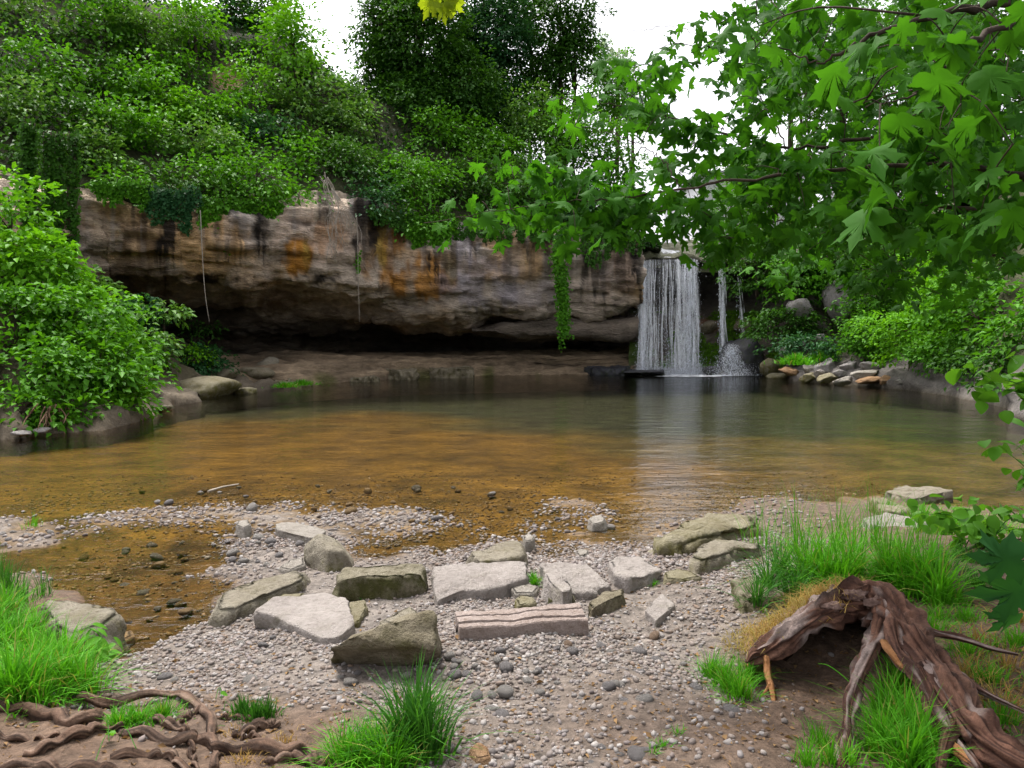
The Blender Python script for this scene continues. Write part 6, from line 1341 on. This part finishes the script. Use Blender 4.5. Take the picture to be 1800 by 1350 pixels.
# leaf regions: u range, v range, distance range, count, leaf width (m)
RG_ = [(900, 1190, 300, 400, 3.45, 3.75, 120, .115), (830, 960, 285, 390, 3.5, 3.8, 34, .105), (738, 830, 375, 405, 3.55, 3.65, 8, .095), (885, 960, 395, 440, 3.5, 3.6, 5, .11), (1000, 1190, 110, 260, 3.6, 4.1, 50, .115), (930, 1010, 160, 180, 4.0, 4.1, 4, .09), (955, 1020, 395, 420, 3.3, 3.4, 4, .13),
 (1180, 1330, 180, 330, 3.5, 4.2, 70, .115), (1235, 1330, 330, 440, 3.6, 4.6, 75, .115), (1170, 1235, 320, 405, 3.6, 4.2, 25, .11), (1100, 1290, 20, 90, 4.2, 4.8, 26, .11), (1150, 1240, 90, 130, 4.2, 4.6, 6, .11), (1120, 1200, 150, 215, 4.0, 4.3, 14, .10),
 (1330, 1560, 250, 400, 3.2, 4.2, 210, .115), (1330, 1500, 400, 470, 4.2, 5.8, 70, .115), (1330, 1440, 470, 530, 5.4, 5.9, 12, .13), (1560, 1800, 230, 420, 3.0, 4.2, 200, .12), (1500, 1800, 420, 540, 4.4, 5.4, 95, .12), (1290, 1480, 0, 180, 3.0, 4.4, 120, .115), (1480, 1800, 0, 230, 2.6, 4.0, 230, .12),
 (1320, 1560, 0, 260, 4.4, 6.0, 200, .12), (1560, 1850, 0, 300, 4.2, 6.0, 380, .12), (1400, 1800, 280, 440, 4.5, 6.0, 260, .12),
 (1420, 1560, 200, 300, 1.7, 2.0, 7, .12), (1480, 1660, 110, 260, 1.7, 2.1, 10, .12), (1560, 1800, 0, 200, 1.8, 2.3, 24, .12), (1250, 1330, 0, 110, 2.4, 2.9, 8, .12), (1650, 1820, 180, 420, 2.1, 2.8, 34, .12), (1800, 2000, 0, 500, 2.8, 4.5, 90, .12)]
pts, wd_ = [], []
for u0, u1, v0, v1, y0, y1, n, w_ in RG_:
    m = max(1, int(n/4.2)); cu, cv, cy = rng.uniform(u0, u1, m), rng.uniform(v0, v1, m), rng.uniform(y0, y1, m); C_ = at(cu, cv, cy)
    for c in C_:
        k = rng.integers(5, 9) if y0 > 2.95 else rng.integers(2, 5); pts.append((c, k, w_*(.80 if y0 > 2.95 else .95)))
twig = [MB() for _ in nodes]; lp, lw, lbr = [], [], []
order = sorted(range(len(pts)), key=lambda i: np.min(np.linalg.norm(nall-pts[i][0], axis=1)))
for i in order:
    c, k, w_ = pts[i]; d = np.linalg.norm(nall-c, axis=1); j = int(np.argmin(d)); p0 = nall[j]; br = nidx[j]
    mid = p0*.45+c*.55+np.array([0, 0, .12*d[j]])+rng.normal(size=3)*.03*d[j]
    r0 = min(.006, .0022+.003*d[j]); tube(twig[br], [p0, mid, c], [r0, r0*.75, .0012], 5, n=9)
    ex = np.array([p0*.3+mid*.7, mid*.5+c*.5, c]); nall = np.concatenate([nall, ex]); nidx = np.concatenate([nidx, [br]*3])
    for q in range(k):
        lp.append(c+rng.normal(size=3)*np.array([.085, .085, .05])); lw.append(w_*(.6+.6*rng.random())); lbr.append(br)
for i, mb in enumerate(brs):
    bo = mb.build('branch', M['bark'], mp); tag(twig[i].build('twigs', M['bark'], bo), kind='stuff') if twig[i].n else None
lp, lw = np.array(lp), np.array(lw); S, D, U = leaf_matrix(len(lp)); dist = np.linalg.norm(lp-np.array([0, 0, CAMH]), axis=1); app = lw/dist
up_, vp_ = px_of(lp); inview = (up_ > -20) & (up_ < 1820) & (vp_ > -30)
rank = np.argsort(-app*inview); big = rank[:290]
meshes = []
for V, Fc in LV:
    mb = MB(); mb.add(V, Fc); meshes.append(mb.mesh('leaf', M['leaf_maple'], True))
import mathutils
for j, i in enumerate(big):
    o = place('leaf', meshes[j % 3], lp[i], parent=mp); R = mathutils.Matrix(((S[i][0], D[i][0], U[i][0]), (S[i][1], D[i][1], U[i][1]), (S[i][2], D[i][2], U[i][2])))
    o.rotation_euler = R.to_euler(); o.scale = (lw[i],)*3
mb = MB()
for i in rank[290:]:
    V, Fc = LV[i % 3]; mb.add((V[:, :1]*S[i]+V[:, 1:2]*D[i]+V[:, 2:]*U[i])*lw[i]+lp[i], Fc)
# unseen upper crown of the maple, added above the view to shade the right
n = 6500; c_ = np.stack([rng.uniform(1.0, 7.5, n), rng.uniform(1.2, 8.0, n), rng.uniform(3.9, 7.2, n)], 1); c_ = c_[c_[:, 2] > CAMH+.66*c_[:, 1]+.2]; S2, D2, U2 = leaf_matrix(len(c_))
for i in range(len(c_)):
    V, Fc = LV[i % 3]; mb.add((V[:, :1]*S2[i]+V[:, 1:2]*D2[i]+V[:, 2:]*U2[i])*.15+c_[i], Fc)
tag(mb.build('foliage', M['leaf_maple'], mp), kind='stuff')
# spray of leaves hanging in at the very top
M['leaf_lime'] = leaf_mat('lime maple leaves', (0.16, 0.26, 0.01), (0.30, 0.40, 0.02), .5, .4)
tw = thing('maple_twig', 'spray of yellow green maple leaves hanging in at the top edge of the picture', 'twig', at(770, -60, 3.4)); mb = MB(); tube(mb, [at(800, -140, 3.4), at(780, -60, 3.4), at(768, -5, 3.4)], [.006, .004, .002], 5, n=10); mb.build('stem', M['bark'], tw)
ml = []
for V, Fc in LV:
    mb = MB(); mb.add(V, Fc); ml.append(mb.mesh('leaf', M['leaf_lime'], True))
for i, (u, v) in enumerate([(748, -6), (762, 0), (778, 6), (790, -8), (800, -2), (772, -20), (756, -26), (786, -30), (800, -24)]):
    o = place('leaf', ml[i % 3], at(u, v, 3.35+.1*rng.random()), parent=tw); o.rotation_euler = (1.35+rng.normal()*.3, 3.14+rng.normal()*.5, rng.normal()*.4); o.scale = (.085,)*3
# dark leaf close to the camera at the right edge
dk = thing('maple_sprig', 'dark green maple leaves close to the camera at the right edge', 'sprig', at(1860, 1020, 1.25)); mb = MB(); tube(mb, [at(1960, 940, 1.3), at(1880, 990, 1.28), at(1800, 1010, 1.25)], [.005, .004, .002], 5, n=10); mb.build('stem', M['bark'], dk)
md = []
M['leaf_shade'] = leaf_mat('deep green maple leaf', (0.012, 0.060, 0.014), (0.024, 0.100, 0.020), .35, .7)
for V, Fc in LV:
    mb = MB(); mb.add(V, Fc); md.append(mb.mesh('leaf', M['leaf_shade'], True))
for i, (u, v, rx, rz, s) in enumerate([(1800, 985, -.9, 2.0, .085), (1815, 1030, -.8, 1.9, .095), (1790, 1075, -1.0, 2.5, .06)]):
    o = place('leaf', md[i], at(u, v, 1.22+.03*i), parent=dk); o.rotation_euler = (1.2+.15*i, -1.75-.3*i, .3*(i-1)); o.scale = (s,)*3
# ---- leafy plants at the right edge: round leaves
def broad_leaf(fold, droop, wd2=.8):
    y = np.linspace(0, 1, 9); wv = wd2*np.sin(np.pi*y**.85)**.75*.5; wv[0] = wv[-1] = 0.004
    rows = np.stack([np.stack([-wv, y, fold*wv-droop*y*y], 1), np.stack([0*y, y, -droop*y*y], 1), np.stack([wv, y, fold*wv-droop*y*y], 1)], 1)
    return rows.reshape(-1, 3), grid_faces(9, 3)
def leafy(label, pts, Y, nl, size, stems, group='leafy plants at the right edge', wd2=.8, base=None, cat='plant', mat='leaf_plant', hang=False):
    b = base if base is not None else at(pts[0][0], pts[0][1]+80, Y); th = thing('leafy_plant', label, cat, b, group)
    ms = []
    for f, d in ((.25, .2), (.1, .35), (.4, .1)):
        mb = MB(); V, Fc = broad_leaf(f, d, wd2); mb.add(V, Fc); ms.append(mb.mesh('leaf', M[mat], True))
    mb = MB()
    for (u, v, r) in pts:
        tip = at(u, v, Y+rng.normal()*.1); b0 = np.asarray(b)+rng.normal(size=3)*.05
        midp = (b0+tip)/2+np.array([0, 0, .22*min(.45, np.linalg.norm(tip-b0))]); tube(mb, [b0, midp, tip], [min(.006, size*.05), min(.005, size*.04), .001], 5, n=12)
        for k in range(max(3, int(nl/len(pts)))):
            f = rng.random()**.6; p = (b0*(1-f)**2+2*midp*f*(1-f)+tip*f*f) if rng.random() < .4 else tip+rng.normal(size=3)*np.array([1, 1, .7])*r*Y/F*.6
            o = place('leaf', ms[k % 3], p, (rng.normal()*.35-.35, rng.normal()*.4, rng.random()*6.283), (size*(.6+.7*rng.random()),)*3, th)
    mb.build('stems', M['grass_dark'], th); return th
leafy('upper of two bright round leaved plants reaching over the water at the right edge', [(1715, 655, 34), (1735, 680, 36), (1760, 650, 38), (1790, 665, 36), (1800, 640, 40), (1770, 690, 30), (1815, 690, 40)], 5.2, 66, .13, 7, base=at(1920, 760, 5.2))
leafy('lower of two bright leaved sprigs over the water at the right edge', [(1760, 785, 22), (1785, 780, 26), (1790, 815, 18), (1805, 850, 20)], 4.4, 24, .10, 4, base=at(1890, 950, 4.4))
leafy('row of low leafy plants on the right bank behind the tall grass', [(1625, 905, 24), (1660, 898, 26), (1700, 895, 28), (1740, 900, 28), (1775, 890, 30), (1690, 925, 28), (1730, 930, 26), (1800, 905, 30), (1650, 915, 24), (1760, 920, 28), (1800, 930, 26)], 4.9, 190, .085, 8, base=at(1720, 975, 4.9))
leafy('young plant with narrow leaves growing in the grass at the left shore', [(158, 1105, 16), (180, 1120, 20), (165, 1150, 18), (190, 1150, 18), (150, 1130, 16)], 3.6, 40, .085, 5, wd2=.42, base=ong(170, 1180, .06))
leafy('small round leaved weed between the roots at the bottom left', [(190, 1318, 14), (205, 1312, 14), (215, 1322, 12)], 2.85, 16, .035, 3, base=ong(203, 1330, .28))
leafy('small weed growing at the top of the gravel left of the grass tuft', [(385, 1225, 8), (395, 1235, 8)], 3.1, 10, .03, 2, base=ong(392, 1245, .2))
# ================================================================== building and weir behind the trees
t = NT('grey siding'); v = t.coords((1, 1, 1)); M['siding'] = t.done(t.pbsdf(t.mix(t.noise(v, .6, 4), (.66, .66, .68), (.78, .78, .80)), .6))
t = NT('grey roof'); v = t.coords((1, 1, 1)); M['roofing'] = t.done(t.pbsdf(t.mix(t.noise(v, .8, 4), (.30, .29, .33), (.40, .38, .43)), .55))
t = NT('concrete'); v = t.coords((1, 1, 1)); n = t.noise(v, 2.0, 5); M['concrete'] = t.done(t.pbsdf(t.mix(n, (.30, .29, .27), (.50, .49, .46)), .85, t.bump(n, .3, .03)))
def box(mb, x0, x1, y0, y1, z0, z1):
    V = np.array([(x, y, z) for x in (x0, x1) for y in (y0, y1) for z in (z0, z1)])
    mb.add(V, np.array([(0, 1, 3, 2), (4, 6, 7, 5), (0, 4, 5, 1), (2, 3, 7, 6), (0, 2, 6, 4), (1, 5, 7, 3)]))
bx0, bx1, by = at(1232, 400, 58)[0], at(1420, 400, 58)[0], 58.0; ze, zg_ = at(1300, 310, 58)[2], 5.0
bd = thing('building', 'pale building with vertical siding half hidden behind the maple leaves', 'building', ((bx0+bx1)/2, by, zg_))
mb = MB(); box(mb, bx0, bx1, by, by+14, zg_, ze); mb.build('wall', M['siding'], bd, smoothed=False)
for k in range(26):
    mb = MB(); x = bx0+(k+.5)*(bx1-bx0)/26; box(mb, x-.06, x+.06, by-.06, by, zg_, ze-.05); mb.build('siding_batten', M['siding'], bd, smoothed=False)
mb = MB(); box(mb, bx0-.4, bx1+.4, by-.5, by+14.5, ze, ze+.35); mb.build('roof', M['roofing'], bd, smoothed=False)
b0, b1 = at(1470, 345, 50), at(1745, 285, 50)
hd = thing('building', 'building with a sloping grey roof seen through the maple leaves on the right', 'building', ((b0[0]+b1[0])/2, 52, 5.0))
xl, xr = b0[0], b1[0]; zr = at(1690, 290, 50)[2]; zl = at(1490, 355, 50)[2]
V = np.array([(xl-1, 49.6, zl), (xr+1, 49.6, zl), (xr+1, 56, zr+1.2), (xl+2, 56, zr+1.2), (xl-1, 49.6, zl-.25), (xr+1, 49.6, zl-.25), (xr+1, 56, zr+.95), (xl+2, 56, zr+.95)])
mb = MB(); mb.add(V, np.array([(0, 1, 2, 3), (7, 6, 5, 4), (0, 4, 5, 1), (1, 5, 6, 2), (2, 6, 7, 3), (3, 7, 4, 0)])); mb.build('roof', M['roofing'], hd, smoothed=False)
mb = MB(); box(mb, xl, xr, 50, 60, 5, zl-.26); mb.build('wall', M['siding'], hd, smoothed=False)
for i in range(3):
    x = xl+(xr-xl)*(.2+.3*i); mb = MB(); box(mb, x-.6, x+.6, 49.93, 49.99, 6.5, 8); f = mb.build('window', M['roofing'], hd, smoothed=False)
    t = None
w0, w1 = at(1262, 400, 34.5), at(1312, 400, 34.5); zt2, zb2 = at(1290, 392, 34.5)[2], 4.6
wr = thing('weir', 'pale concrete weir wall beside the stream above the falls', 'weir', ((w0[0]+w1[0])/2, 34.5, zb2))
mb = MB(); box(mb, w0[0], w1[0], 34.4, 35.2, zb2, zt2-.15); mb.build('wall', M['concrete'], wr, smoothed=False)
mb = MB(); box(mb, w0[0]-.1, w1[0]+.1, 34.3, 35.3, zt2-.148, zt2); mb.build('coping', M['concrete'], wr, smoothed=False)
